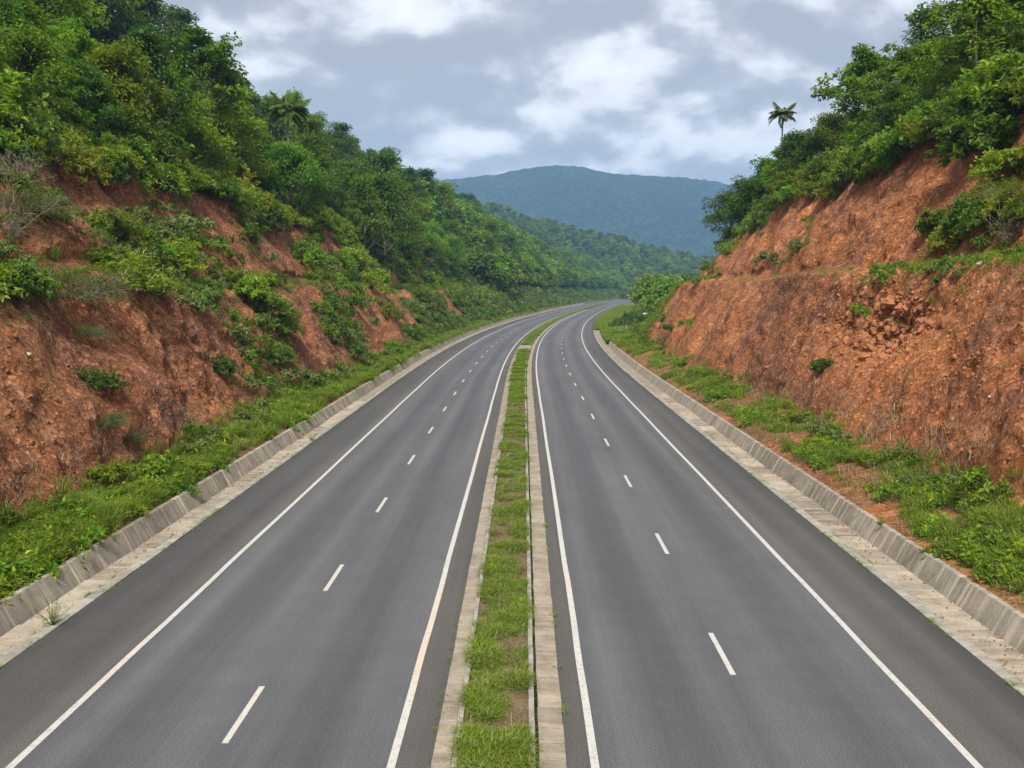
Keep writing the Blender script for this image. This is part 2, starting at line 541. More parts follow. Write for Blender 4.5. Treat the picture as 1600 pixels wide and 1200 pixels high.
M['far_ground'] = wood_cover('valley_floor', [(.3, (.060, .085, .018)), (.7, (.125, .160, .034))], .5)
M['forest_floor'] = wood_cover('forest_floor', [(.3, (.022, .036, .013)), (.7, (.050, .075, .024))], .3)
M['mountain'] = wood_cover('mountain_forest', [(.36, (.007, .018, .010)), (.5, (.019, .040, .016)), (.64, (.050, .080, .026))], .06)

# ---------------------------------------------------------------- object helpers
def make_mesh(name, verts, faces, mats, mat_idx=None, smooth=False, uv=None, attrs=None):
    """verts (N,3); faces an (M,k) array or a list of such arrays"""
    if not isinstance(faces, list):
        faces = [faces]
    faces = [np.asarray(f, np.int32) for f in faces if len(f)]
    me = bpy.data.meshes.new(name)
    nv = len(verts)
    loops = np.concatenate([f.ravel() for f in faces])
    tot = np.concatenate([np.full(len(f), f.shape[1], np.int32) for f in faces])
    start = np.concatenate([[0], np.cumsum(tot)[:-1]]).astype(np.int32)
    me.vertices.add(nv); me.loops.add(len(loops)); me.polygons.add(len(tot))
    me.vertices.foreach_set('co', np.asarray(verts, np.float32).ravel())
    me.loops.foreach_set('vertex_index', loops)
    me.polygons.foreach_set('loop_start', start)
    me.polygons.foreach_set('loop_total', tot)
    for m in (mats if isinstance(mats, (list, tuple)) else [mats]):
        me.materials.append(m)
    if mat_idx is not None:
        me.polygons.foreach_set('material_index', np.asarray(mat_idx, np.int32))
    me.polygons.foreach_set('use_smooth', np.full(len(tot), bool(smooth)))
    if uv is not None:
        L = me.uv_layers.new(name='along')
        L.data.foreach_set('uv', np.asarray(uv, np.float32)[loops].ravel())
    for k, a in (attrs or {}).items():
        at = me.attributes.new(k, 'FLOAT', 'POINT')
        at.data.foreach_set('value', np.asarray(a, np.float32))
    me.update(calc_edges=True)
    me.validate()
    return me


def link(name, data, parent=None, label=None, cat=None, group=None, kind=None, loc=None, rz=None):
    o = bpy.data.objects.new(name, data)
    COL.objects.link(o)
    if parent is not None:
        o.parent = parent
    tag(o, label, cat, group, kind)
    if loc is not None:
        o.location = loc
    if rz is not None:
        o.rotation_euler = (0, 0, rz)
    return o


def tag(o, label=None, cat=None, group=None, kind=None):
    for k, v in (('label', label), ('category', cat), ('group', group), ('kind', kind)):
        if v:
            o[k] = v


def grid_faces(r, c):
    i = np.arange(r * c).reshape(r, c)
    return np.stack([i[:-1, :-1], i[1:, :-1], i[1:, 1:], i[:-1, 1:]], -1).reshape(-1, 4)


def ribbon(name, prof, s, mat, parent=None, kind=None, jitter=None, smooth=False):
    """a strip of constant cross-section (u, z) swept along the road"""
    prof = np.array(prof, float)
    s = np.asarray(s, float)
    U = np.repeat(prof[None, :, 0], len(s), 0)
    Z = np.repeat(prof[None, :, 1], len(s), 0)
    S2 = np.repeat(s[:, None], len(prof), 1)
    if jitter is not None:
        U = U + jitter(S2, U)
    X, Y = road_xy(S2, U)
    me = make_mesh(name, np.stack([X, Y, Z], -1).reshape(-1, 3), grid_faces(*X.shape), mat, smooth=smooth,
                   uv=np.stack([S2, U], -1).reshape(-1, 2))
    fix_up(me)
    return link(name, me, parent, kind=kind)


def fix_up(me):
    n = np.empty(len(me.polygons) * 3, np.float32)
    me.polygons.foreach_get('normal', n)
    if n.reshape(-1, 3)[:, 2].sum() < 0:
        me.flip_normals()


def road_nodes(a, b):
    out = [a]
    while out[-1] < b:
        out.append(min(b, out[-1] + (0.6 if out[-1] < 90 else 2.0 if out[-1] < 300 else 5)))
    return np.array(out)


# ---------------------------------------------------------------- ground, hills
GROUND_BOX = (-3600, 4800, -260, 5200)
x0, x1, y0, y1 = GROUND_BOX
gx, gy = np.meshgrid(np.linspace(x0, x1, 43), np.linspace(y0, y1, 29))
gz = np.full_like(gx, -1.6)
me = make_mesh('ground', np.stack([gx, gy, gz], -1).reshape(-1, 3), grid_faces(*gx.shape), M['far_ground'])
fix_up(me)
link('ground', me, kind='structure')

# blue mountain across the valley
mx, my = np.meshgrid(np.arange(-2400, 4000, 16.0), np.concatenate([np.arange(2150, 3500, 14.0), np.arange(3500, 4700, 60.0)]))
ridge_px = np.array([-900, -200, 200, 500, 640, 710, 760, 800, 840, 870, 905, 960, 1000, 1050, 1105, 1200, 1320, 1500, 1800, 2300, 3000], float)
ridge_py = np.array([420, 372, 330, 300, 289, 281, 275, 268, 261, 257, 261, 271, 273, 277, 283, 300, 322, 345, 372, 405, 430], float)
RD = 3400.0
rx = (ridge_px - 818) / 1500 * RD
rz = 9 + (452 - ridge_py) / 1500 * RD
top = np.interp(mx, rx, rz)
wv = 130 * fbm(mx * .0016, 0 * mx, 0, 3, .5, 300)
t = (my - (RD + wv)) / 1150.0
prof = np.where(t < 0, np.clip(1 + t, 0, 1) ** 1.25, np.clip(1 - .55 * t, 0, 1))
spur = ridged(mx * .0030 + my * .0009, my * .0011, 0, 3, 310)
mz = top * prof * (1 + .13 * (spur - .3) * 1.9 * np.clip(-t * 2.2, 0, 1)) + 5.0 * np.abs(fbm(mx * .045, my * .045, 0, 3, .6, 320)) * np.clip(prof * 3, 0, 1) - 2.5
me = make_mesh('mountain', np.stack([mx, my, mz], -1).reshape(-1, 3), grid_faces(*mx.shape), M['mountain'], smooth=True)
fix_up(me)
link('mountain', me, kind='structure')

# the wooded ridge between
hx, hy = np.meshgrid(np.arange(-700, 1500, 12.0), np.arange(860, 1900, 12.0))
q_px = np.array([-400, 300, 640, 700, 745, 800, 850, 900, 960, 1020, 1075, 1110, 1180, 1300, 1600, 2200], float)
q_py = np.array([330, 318, 310, 312, 322, 336, 352, 365, 379, 392, 403, 409, 416, 421, 428, 440], float)
QD = 1280.0
htop = np.interp(hx, (q_px - 818) / 1500 * QD, 9 + (464 - q_py) / 1500 * QD - 9)
ht = (hy - QD - 40 * fbm(hx * .004, 0 * hx, 0, 2, .5, 330)) / 360.0
hp = np.where(ht < 0, np.clip(1 + ht, 0, 1) ** 1.1, np.clip(1 - .35 * ht, .2, 1))
hz_ = htop * hp * (1 + .12 * fbm(hx * .008, hy * .008, 0, 3, .5, 335)) - 1.8
me = make_mesh('hill', np.stack([hx, hy, hz_], -1).reshape(-1, 3), grid_faces(*hx.shape), M['forest_floor'], smooth=True)
fix_up(me)
link('hill', me, kind='structure')


def hill_z(x, y):
    i = np.clip((y - hy[0, 0]) / 12.0, 0, hy.shape[0] - 1.01)
    j = np.clip((x - hx[0, 0]) / 12.0, 0, hx.shape[1] - 1.01)
    return hz_[i.astype(int), j.astype(int)]


# ---------------------------------------------------------------- the two banks of the cutting
BL, BR = build_bank(-1), build_bank(1)


def veg_mask(B, side):
    s, v = B['s'][:, None], B['v'][None, :]
    n = fbm(s * .11, v * 1.3, 0, 4, .55, 500 + side)
    hill = sstep(4.0, 4.4, v)
    verge = 1 - sstep(.85, 1.15, v)
    bench = np.exp(-((v - 2.5) / .42) ** 2) * (1 if side > 0 else sstep(-.3, .3, n))
    if side < 0:
        face = sstep(60, 200, s) * .85 + .15
        m = np.maximum.reduce([hill + 0 * s, verge * .85 + 0 * s, bench * .75 + 0 * s, face * sstep(.05 - .55 * sstep(90, 260, s), .75 - .6 * sstep(90, 260, s), n)])
    else:
        face = sstep(95, 190, s)
        m = np.maximum.reduce([hill + 0 * s, verge * (.55 + .5 * n), bench * (.04 + .6 * sstep(62, 52, s)) + 0 * s, (v < 1.1) * sstep(125, 150, s), sstep(190, 225, s) + 0 * v, face * sstep(-.3, .4, n), .45 * sstep(.35, .8, n) * (v < 4) * sstep(70, 110, s)])
    return np.clip(m, 0, 1)


for B, nm, mat, sd in ((BL, 'left_cut_slope', 'soil_left', -1), (BR, 'right_cut_slope', 'soil_right', 1)):
    B['veg'] = veg_mask(B, sd)
    V = np.stack([B['X'], B['Y'], B['Z']], -1).reshape(-1, 3)
    S2 = np.repeat(B['s'][:, None], B['X'].shape[1], 1)
    me = make_mesh(nm, V, grid_faces(*B['X'].shape), M[mat], smooth=True,
                   uv=np.stack([S2 + .25 * B['arc'], B['arc']], -1).reshape(-1, 2), attrs={'veg': B['veg'].ravel()})
    fix_up(me)
    link(nm, me, kind='structure')

# ---------------------------------------------------------------- carriageways, shoulders, painted lines
rs = road_nodes(-30, 1080)
for side, a, b, mat in ((-1, LINES['left_outer'], LINES['left_inner'], 'lane_l'), (1, LINES['right_inner'], LINES['right_outer'], 'lane_r')):
    rd = ribbon('road', [(u, 0) for u in np.linspace(a, b, 7)], rs, M[mat], kind='structure')
    e0, e1 = (EDGE_L, a) if side < 0 else (b, EDGE_R)
    wob = (lambda S, U, e=(EDGE_L if side < 0 else EDGE_R): np.where(np.abs(U - e) < .01, .05 * vnoise(S * .9, 0 * S, 0, 610), 0))
    ribbon('shoulder', [(e0, -.003), ((e0 + e1) / 2, -.001), (e1, 0)], rs, M['shoulder'], rd, jitter=wob)
    i0, i1 = (b, -1.74) if side < 0 else (.83, a)
    ribbon('shoulder', [(i0, 0), (i1, -.003)], rs, M['shoulder'], rd)
    for u in (a, b):
        ribbon('edge_line', [(u - .08, .005), (u + .08, .005)], rs, M['paint'], rd,
               jitter=lambda S, U: .012 * vnoise(S * .35, 0 * S, 0, 620))
    ud = LINES['left_dash'] if side < 0 else LINES['right_dash']
    first = [9.6, 19.63, 29.34, 39.55, 50.29, 61.01, 71.94, 82.93] if side < 0 else [12.4, 23.17, 33.51, 44.69, 56.21, 67.81, 79.36, 90.91]
    while first[-1] < 420:
        first.append(first[-1] + 11.3)
    me = None
    for c in first:
        seg = np.linspace(c - 1.38, c + 1.38, 4)
        if c > 90 or me is None:
            o = ribbon('lane_dash', [(ud - .066, .005), (ud + .066, .005)], seg, M['paint'], rd)
            if me is None:
                me, c0 = o.data, c
        else:
            o = link('lane_dash', me, rd, loc=(0, c - c0, 0))

# ---------------------------------------------------------------- planted median between its kerbs
ms = road_nodes(-30, 1080)
soil_l = NT('median_soil')
P_ = soil_l.pos()
soil_l.surf(soil_l.mix(1.0, soil_l.ramp(soil_l.noise(P_, 1.6, 6, .7), [(.32, (.075, .070, .024)), (.5, (.125, .090, .048)), (.68, (.175, .118, .072))]),
                       soil_l.ramp(soil_l.noise(P_, 22, 4, .7), [(.3, .65), (.7, 1.3)]), 'MULTIPLY'), .95,
            soil_l.bump(soil_l.noise(P_, 9, 6, .7), .8, .06), .1)
med = ribbon('median', [(-1.24, .09), (-.9, .13), (-.5, .15), (-.1, .13), (.13, .09)], ms, soil_l.m, kind='structure', smooth=True)


def block(a, b, prof, ds, gap, chamfer=.012):
    """a concrete block of length ds whose cross-section is prof (u, z), laid from s=0 along +Y, ends a little chamfered"""
    p = np.array(prof, float)
    c = p.mean(0)
    inner = c + (p - c) * (1 - chamfer / np.maximum(np.abs(p - c).max(0), .05))
    ys = [gap / 2, gap / 2 + chamfer, ds - gap / 2 - chamfer, ds - gap / 2]
    V, k = [], len(p)
    for y, q in zip(ys, (inner, p, p, inner)):
        V += [(u, y, z) for u, z in q]
    F = [[i * k + j, i * k + (j + 1) % k, (i + 1) * k + (j + 1) % k, (i + 1) * k + j] for i in range(3) for j in range(k)]
    V = np.array(V)
    caps = [np.array([list(range(k))[::-1]]), np.array([[3 * k + j for j in range(k)]])]
    return V, [np.array(F)] + caps


def block_row(name, parent, prof, s0, s_ind, s1, ds, gap, mats, wobble=.01, seed=0, rest='block_row', tilt=0.0):
    """single blocks up to s_ind as parts, the rest joined into one part"""
    V, F = block(0, 0, prof, ds, gap)
    r = random.Random(seed)
    uc = float(np.mean([p[0] for p in prof]))
    Vc = V.copy(); Vc[:, 0] -= uc
    me = make_mesh(name, Vc, F, mats, uv=np.stack([Vc[:, 1], Vc[:, 2] * 2], -1))
    me_fix(me)
    s = s0
    while s < s_ind:
        x, y = road_xy(s, uc)
        o = link(name, me, parent)
        o.location = (x + r.uniform(-1, 1) * wobble, y, r.uniform(-1, 1) * wobble * .6)
        o.rotation_euler = (r.uniform(-1, 1) * tilt, r.uniform(-1, 1) * tilt * .6, heading(s) + r.uniform(-1, 1) * wobble * .4)
        s += ds
    VV, FF, UV, k = [], [[], [], []], [], 0
    while s < s1:
        h = heading(s + ds / 2)
        x, y = road_xy(s, uc)
        c, sn = math.cos(h), math.sin(h)
        q = Vc + np.array([r.uniform(-1, 1) * wobble, 0, r.uniform(-1, 1) * wobble * .6])
        VV.append(np.stack([x + q[:, 0] * c - q[:, 1] * sn, y + q[:, 0] * sn + q[:, 1] * c, q[:, 2]], -1))
        for i in range(3):
            FF[i].append(F[i] + k)
        UV.append(np.stack([Vc[:, 1] + s, Vc[:, 2] * 2], -1))
        k += len(V)
        s += ds
    if VV:
        me2 = make_mesh(rest, np.concatenate(VV), [np.concatenate(f) for f in FF], mats, uv=np.concatenate(UV))
        me_fix(me2)
        o = link(rest, me2, parent, kind='stuff')


def me_fix(me):
    import bmesh
    bm = bmesh.new(); bm.from_mesh(me)
    bmesh.ops.recalc_face_normals(bm, faces=bm.faces)
    bm.to_mesh(me); bm.free()


# left kerb: flat slab strip, thin upright kerb; right kerb: upright kerb, dark gap, wide slab strip
block_row('kerb_slab', med, [(-1.74, -.25), (-1.37, -.25), (-1.37, .034), (-1.74, .022)], 6, 52, 430, .95, .016, M['median_slab'], .008, 1, 'kerb_slab_row', .012)
block_row('kerb_stone', med, [(-1.365, -.25), (-1.235, -.25), (-1.235, .165), (-1.345, .165)], 6, 52, 700, 1.0, .012, M['kerb'], .006, 2, 'kerb_stone_row', .006)
block_row('kerb_stone', med, [(.125, -.25), (.255, -.25), (.24, .165), (.125, .165)], 6, 52, 700, 1.0, .012, M['kerb'], .006, 3, 'kerb_stone_row', .006)
block_row('kerb_slab', med, [(.315, -.25), (.83, -.25), (.83, .022), (.315, .045)], 6, 58, 430, .82, .020, M['median_slab'], .007, 4, 'kerb_slab_row', .010)
ribbon('kerb_bed', [(-1.75, -.05), (-1.2, -.05)], ms, M['forest_floor'], med)
ribbon('kerb_bed', [(.1, -.05), (.84, -.05)], ms, M['forest_floor'], med)

# paved crossing gap in the median far along
cross = link('median_crossing', None, kind='structure')
for sa, sb in ((143, 152), (181, 186)):
    ribbon('paving', [(-1.30, .175), (.20, .175)], np.linspace(sa, sb, 6), M['wall'], cross)

# ---------------------------------------------------------------- gutters and drain walls
for side, E0, WF in ((-1, EDGE_L, WALL_L), (1, EDGE_R, WALL_R)):
    sg = side
    s_end = 620 if side < 0 else 158
    gut_end = 620 if side < 0 else 215
    near_end = 78 if side < 0 else 82
    word = 'left' if side < 0 else 'right'
    g = link('gutter', None, label='concrete drainage gutter at the foot of the %s drain wall' % word, cat='gutter',
             group='concrete gutters along the road', loc=(0, 0, 0))
    block_row('edge_beam', g, [(E0 + sg * .00, -.3), (E0 + sg * .30, -.3), (E0 + sg * .30, .030), (E0 + sg * .00, .012)][::sg], 6, near_end, gut_end, 3.0, .012, M['kerb'], .005, 5 + sg, 'edge_beam_row', .001)
    block_row('gutter_slab', g, [(E0 + sg * .375, -.5), (WF, -.5), (WF, -.045), (E0 + sg * .375, -.06)][::sg], 7, near_end, gut_end, 2.0, .05, M['slab'], .012, 9 + sg, 'gutter_slab_row', .030)
    ribbon('gutter_bed', [(E0 + sg * .1, -.24), (WF, -.24)], road_nodes(4, gut_end), M['wall'], g)
    w = link('drain_wall', None, label='low sloping concrete drain wall along the foot of the %s bank' % word, cat='wall',
             group='concrete drain walls along the road')
    T = WF + sg * LEAN
    ribbon('wall_core', [(WF + sg * .035, -.5), (WF + sg * .035, -.3), (T + sg * .04, WALL_H - .03), (T + sg * .21, WALL_H - .03), (T + sg * .25, -.5)][::1], road_nodes(4, s_end), M['mortar'], w)
    pr = [(WF - sg * .02, -.3), (T, WALL_H), (T + sg * .20, WALL_H), (T + sg * .10, WALL_H - .2), (WF + sg * .12, -.3)]
    block_row('wall_panel', w, pr[::-sg], 6, near_end, s_end, 1.9, .11, M['wall'], .005, 13 + sg, 'wall_panel_row', .002)


# beyond the drain walls the verge comes down to the asphalt
for e_, wl_, sa, sb in ((EDGE_R, WALL_R + LEAN + .3, 215, 1060), (EDGE_L, WALL_L - LEAN - .3, 600, 1060)):
    ribbon('verge', [(e_, -.02), ((e_ + wl_) / 2, .18), (wl_, .50)], road_nodes(sa, sb), M['far_ground'], kind='structure', smooth=True)
ribbon('verge', [(WALL_R, -.12), (WALL_R + .2, .25), (WALL_R + LEAN + .3, .52)], road_nodes(157.5, 216), M['far_ground'], kind='structure', smooth=True)
# ---------------------------------------------------------------- plants: leaf, twig and blade builders
def unit(a):
    return a / (np.linalg.norm(a, axis=-1, keepdims=True) + 1e-9)


class Plant:
    """collects leaves and stems, gives meshes"""

    def __init__(self, seed):
        self.r = np.random.default_rng(seed)
        self.lv, self.lt, self.seg = [], [], []

    def leaves(self, p, d, n, L, Wd, tint, fold=.25):
        d = unit(d)
        n = unit(n - d * (n * d).sum(-1, keepdims=True))
        b = np.cross(d, n)
        L, Wd = np.asarray(L)[:, None], np.asarray(Wd)[:, None]
        mid = p + d * L * .48
        v = np.stack([p, mid - b * Wd * .5 + n * Wd * fold, p + d * L - n * L * .12, mid + b * Wd * .5 + n * Wd * fold], 1)
        self.lv.append(v.reshape(-1, 3))
        self.lt.append(np.repeat(np.clip(tint, 0, 1), 4))

    def stem(self, pts, r0, r1):
        pts = np.asarray(pts, float)
        k = len(pts)
        for i in range(k - 1):
            self.seg.append((pts[i], pts[i + 1], r0 + (r1 - r0) * i / (k - 1), r0 + (r1 - r0) * (i + 1) / (k - 1)))

    def stem_arrays(self, sides=5):
        A = np.array([s[0] for s in self.seg]); Bq = np.array([s[1] for s in self.seg])
        ra = np.array([s[2] for s in self.seg]); rb = np.array([s[3] for s in self.seg])
        d = unit(Bq - A)
        ref = np.where(np.abs(d[:, 2:3]) > .9, np.array([[1., 0, 0]]), np.array([[0, 0, 1.]]))
        e1 = unit(np.cross(d, ref)); e2 = np.cross(d, e1)
        a = np.arange(sides) / sides * 2 * np.pi
        ring = e1[:, None, :] * np.cos(a)[None, :, None] + e2[:, None, :] * np.sin(a)[None, :, None]
        V = np.stack([A[:, None] + ring * ra[:, None, None], Bq[:, None] + ring * rb[:, None, None]], 1).reshape(-1, 3)
        j = np.arange(sides)
        f = np.stack([j, (j + 1) % sides, sides + (j + 1) % sides, sides + j], -1)
        F = (f[None] + (np.arange(len(A)) * 2 * sides)[:, None, None]).reshape(-1, 4)
        return V, F

    def leaf_arrays(self):
        V = np.concatenate(self.lv)
        q = np.arange(len(V) // 4)[:, None] * 4
        F = np.concatenate([q + np.array([[0, 1, 2]]), q + np.array([[0, 2, 3]])])
        return V, F, np.concatenate(self.lt)

    def leaf_mesh(self, name, mat):
        V, F, t = self.leaf_arrays()
        return make_mesh(name, V, F, mat, attrs={'tint': t})

    def stem_mesh(self, name, mat, sides=5):
        V, F = self.stem_arrays(sides)
        return make_mesh(name, V, F, mat, smooth=True)

    def joint_mesh(self, name, lmat, smat):
        V, F, t = self.leaf_arrays()
        if not self.seg:
            return make_mesh(name, V, F, lmat, attrs={'tint': t})
        V2, F2 = self.stem_arrays(4)
        mi = np.concatenate([np.zeros(len(F)), np.ones(len(F2))])
        return make_mesh(name, np.concatenate([V, V2]), [F, F2 + len(V)], [lmat, smat], mi, attrs={'tint': np.concatenate([t, np.zeros(len(V2))])})


def grow_tree(seed, H, R, clear=.35, limbs=9, subs=4, per=70, leaf=.24, lw=.5, clump=.9, flat=.65, lean=(0, 0), up=.55, trunk=.16, droop=.35):
    p = Plant(seed)
    r = p.r
    k = 7
    zz = np.linspace(-.4, H * .82, k)
    path = np.stack([np.cumsum(r.normal(0, .03 * H, k)) * .5 + lean[0] * zz, np.cumsum(r.normal(0, .03 * H, k)) * .5 + lean[1] * zz, zz], -1)
    path[0, :2] = 0; path[1, :2] *= .4
    p.stem(path, trunk, trunk * .25)
    at = lambda f: np.array([np.interp(f, np.linspace(0, 1, k), path[:, i]) for i in range(3)])
    tips = []
    for i in range(limbs):
        f = clear + (1 - clear) * (i + .3 * r.random()) / limbs
        b = at(f)
        az = i * 2.4 + r.normal(0, .3)
        reach = R * (1.05 - .55 * ((f - clear) / (1 - clear)) ** 1.5) * r.uniform(.75, 1.1)
        el = up * r.uniform(.6, 1.3) + .5 * (f - clear)
        d = np.array([math.cos(az) * math.cos(el), math.sin(az) * math.cos(el), math.sin(el)])
        e = b + d * reach + np.array([0, 0, .10 * reach])
        m = b + d * reach * .5 + r.normal(0, .05 * R, 3)
        p.stem([b, m, e], trunk * .5 * (1.1 - f * .5), trunk * .14)
        tips.append(e)
        for j in range(subs):
            q = m + (e - m) * r.random()
            dd = unit(d + r.normal(0, .75, 3) + np.array([0, 0, .15]))
            ee = q + dd * reach * r.uniform(.28, .5)
            p.stem([q, (q + ee) / 2 + r.normal(0, .03 * R, 3), ee], trunk * .2, trunk * .07)
            tips.append(ee)
    tips.append(at(1.0) + np.array([0, 0, .1 * H]))
    tips = np.array(tips)
    for c in tips:
        n = int(per * r.uniform(.6, 1.4))
        rc = clump * r.uniform(.65, 1.25)
        d = unit(r.normal(0, 1, (n, 3)))
        d[:, 2] = np.abs(d[:, 2]) * np.where(r.random(n) < .78, 1, -.7)
        pos = c + d * rc * r.uniform(.45, 1.0, (n, 1)) * np.array([1, 1, flat])
        ld = d * np.array([1, 1, .4]) + r.normal(0, .45, (n, 3)) - np.array([0, 0, droop])
        nn = np.array([0, 0, .9]) + d * .55 + r.normal(0, .35, (n, 3))
        L = leaf * r.uniform(.65, 1.3, n)
        ti = .32 + .14 * r.normal() + .12 * r.normal(0, 1, n) + .30 * (r.random(n) < .12)
        p.leaves(pos, ld, nn, L, L * lw, ti)
    return p


def grow_bush(seed, R=1.4, H=1.6, shoots=130, per=26, leaf=.17, lw=.42, droop=.35, up=.75, spread=.45, tip_bright=.35, stem=.012, whorl=0):
    """shoots from the base; whorl=0 sets single leaves along them, otherwise rosettes of that many leaves on side twigs"""
    p = Plant(seed)
    r = p.r
    for i in range(shoots):
        az = r.uniform(0, 2 * np.pi)
        el = math.acos(r.uniform(0, 1)) if r.random() < .2 else r.uniform(.15, 1.5) * up + .1
        d = np.array([math.cos(az) * math.cos(el), math.sin(az) * math.cos(el), math.sin(el)])
        b = np.array([math.cos(az), math.sin(az), 0]) * R * spread * math.sqrt(r.random()) + np.array([0, 0, -.15])
        L = r.uniform(.6, 1.12) * (R * (1 - spread * .5) * abs(math.cos(el)) + H * math.sin(el))
        side = unit(r.normal(0, 1, 3)) * L * .12
        c = lambda t: b + d * L * t + side * t * t - np.array([0, 0, 1]) * droop * L * t * t
        tt = np.linspace(0, 1, 4)
        p.stem([c(t) for t in tt], stem * (.7 + .6 * r.random()), stem * .3)
        shade = .12 * r.normal()
        if whorl:
            m = max(2, int(per * r.uniform(.7, 1.3)))
            for q in range(m):
                t = 1.0 if q == 0 else r.uniform(.3, 1.0) ** .7
                ax = unit(d * .5 + r.normal(0, .55, 3) + np.array([0, 0, .35]))
                o = c(t) + (0 if q == 0 else 1) * unit(d * .3 + r.normal(0, 1, 3)) * R * .20 * r.uniform(.4, 1.1)
                k = int(whorl * r.uniform(.7, 1.35))
                fa = r.uniform(0, 6.283) + np.arange(k) * 2.39996
                e1 = unit(np.cross(ax, np.array([.31, .77, .21]))); e2 = np.cross(ax, e1)
                rad = e1 * np.cos(fa)[:, None] + e2 * np.sin(fa)[:, None]
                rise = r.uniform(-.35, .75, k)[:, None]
                ld = rad + ax * rise - np.array([0, 0, .18])
                l = leaf * r.uniform(.65, 1.2, k)
                pos = o + ax * leaf * .5 * rise + r.normal(0, leaf * .12, (k, 3))
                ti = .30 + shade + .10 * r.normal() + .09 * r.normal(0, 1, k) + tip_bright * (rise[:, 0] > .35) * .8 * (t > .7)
                p.leaves(pos, ld, ax + r.normal(0, .25, (k, 3)), l, l * lw, ti)
            continue
        n = max(4, int(per * r.uniform(.6, 1.4)))
        t = r.uniform(.22, 1.0, n) ** .8
        pos = np.array([c(q) for q in t]) + r.normal(0, .05 * R, (n, 3))
        ld = d * .45 + r.normal(0, .62, (n, 3)) - np.array([0, 0, .22])
        nn = np.array([0, 0, .8]) + d * .4 + r.normal(0, .4, (n, 3))
        l = leaf * r.uniform(.6, 1.25, n) * (1.05 - .35 * t)
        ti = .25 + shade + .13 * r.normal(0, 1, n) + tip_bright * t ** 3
        p.leaves(pos, ld, nn, l, l * lw, ti)
    return p


def grow_tuft(seed, blades=34, h=.4, spread=.16, w=.012, lean=.55):
    """grass: bent tapering blades"""
    r = np.random.default_rng(seed)
    n = blades
    az = r.uniform(0, 2 * np.pi, n)
    b = np.stack([np.cos(az), np.sin(az), 0 * az], -1) * spread * np.sqrt(r.random(n))[:, None]
    d = np.stack([np.cos(az + r.normal(0, .7, n)), np.sin(az + r.normal(0, .7, n)), 0 * az], -1)
    L = h * r.uniform(.5, 1.15, n)[:, None]
    ln = (lean * r.uniform(.3, 1.5, n))[:, None]
    wv = np.cross(d, np.array([0, 0, 1.])) * (w * r.uniform(.7, 1.3, n))[:, None]
    z = np.array([0, 0, 1.])
    m = b + d * L * ln * .35 + z * L * .62
    t = b + d * L * ln * 1.0 + z * L * (1.0 - .30 * ln)
    V = np.stack([b - wv, b + wv, m + wv * .8, m - wv * .8, t], 1).reshape(-1, 3) - np.array([0, 0, .03])
    q = np.arange(n)[:, None] * 5
    ti = np.clip(.35 + .2 * r.normal(0, 1, n) + .5 * (r.random(n) < .10), 0, 1)
    return V, [q + np.array([[0, 1, 2, 3]]), q + np.array([[3, 2, 4]])], np.repeat(ti, 5)


def tuft_mesh(name, seed, mat, **k):
    V, F, t = grow_tuft(seed, **k)
    return make_mesh(name, V, F, mat, attrs={'tint': t})


# ---------------------------------------------------------------- scattering of uncountable things (grass, clods, far wood)
def proto_collection(name, meshes):
    c = bpy.data.collections.new(name)
    for i, m in enumerate(meshes):
        o = bpy.data.objects.new('%s_%02d' % (name, i), m)
        c.objects.link(o)
    return c


def scatter(name, pts, coll, n_protos, size, rot=None, seed=0, mat=None):
    r = np.random.default_rng(seed)
    pts = np.asarray(pts, np.float32)
    n = len(pts)
    me = bpy.data.meshes.new(name)
    me.vertices.add(n)
    me.vertices.foreach_set('co', pts.ravel())
    if rot is None:
        rot = np.stack([r.normal(0, .12, n), r.normal(0, .12, n), r.uniform(0, 6.283, n)], -1)
    for nm, ty, key, val in (('rot', 'FLOAT_VECTOR', 'vector', rot.astype(np.float32).ravel()), ('size', 'FLOAT', 'value', np.asarray(size, np.float32)),
                             ('pick', 'INT', 'value', r.integers(0, n_protos, n).astype(np.int32))):
        a = me.attributes.new(nm, ty, 'POINT')
        a.data.foreach_set(key, val)
    o = link(name, me, kind='stuff')
    g = bpy.data.node_groups.new(name, 'GeometryNodeTree')
    g.interface.new_socket('Geometry', in_out='INPUT', socket_type='NodeSocketGeometry')
    g.interface.new_socket('Geometry', in_out='OUTPUT', socket_type='NodeSocketGeometry')
    gi, go = g.nodes.new('NodeGroupInput'), g.nodes.new('NodeGroupOutput')
    ci = g.nodes.new('GeometryNodeCollectionInfo')
    ci.inputs['Collection'].default_value = coll
    ci.inputs['Separate Children'].default_value = True
    ci.inputs['Reset Children'].default_value = True
    ip = g.nodes.new('GeometryNodeInstanceOnPoints')
    ip.inputs['Pick Instance'].default_value = True

    def named(nm, ty):
        q = g.nodes.new('GeometryNodeInputNamedAttribute')
        q.data_type = ty
        q.inputs['Name'].default_value = nm
        return q.outputs['Attribute']
    g.links.new(gi.outputs[0], ip.inputs['Points'])
    g.links.new(ci.outputs[0], ip.inputs['Instance'])
    g.links.new(named('pick', 'INT'), ip.inputs['Instance Index'])
    g.links.new(named('rot', 'FLOAT_VECTOR'), ip.inputs['Rotation'])
    g.links.new(named('size', 'FLOAT'), ip.inputs['Scale'])
    g.links.new(ip.outputs[0], go.inputs[0])
    md = o.modifiers.new('scatter', 'NODES')
    md.node_group = g
    return o


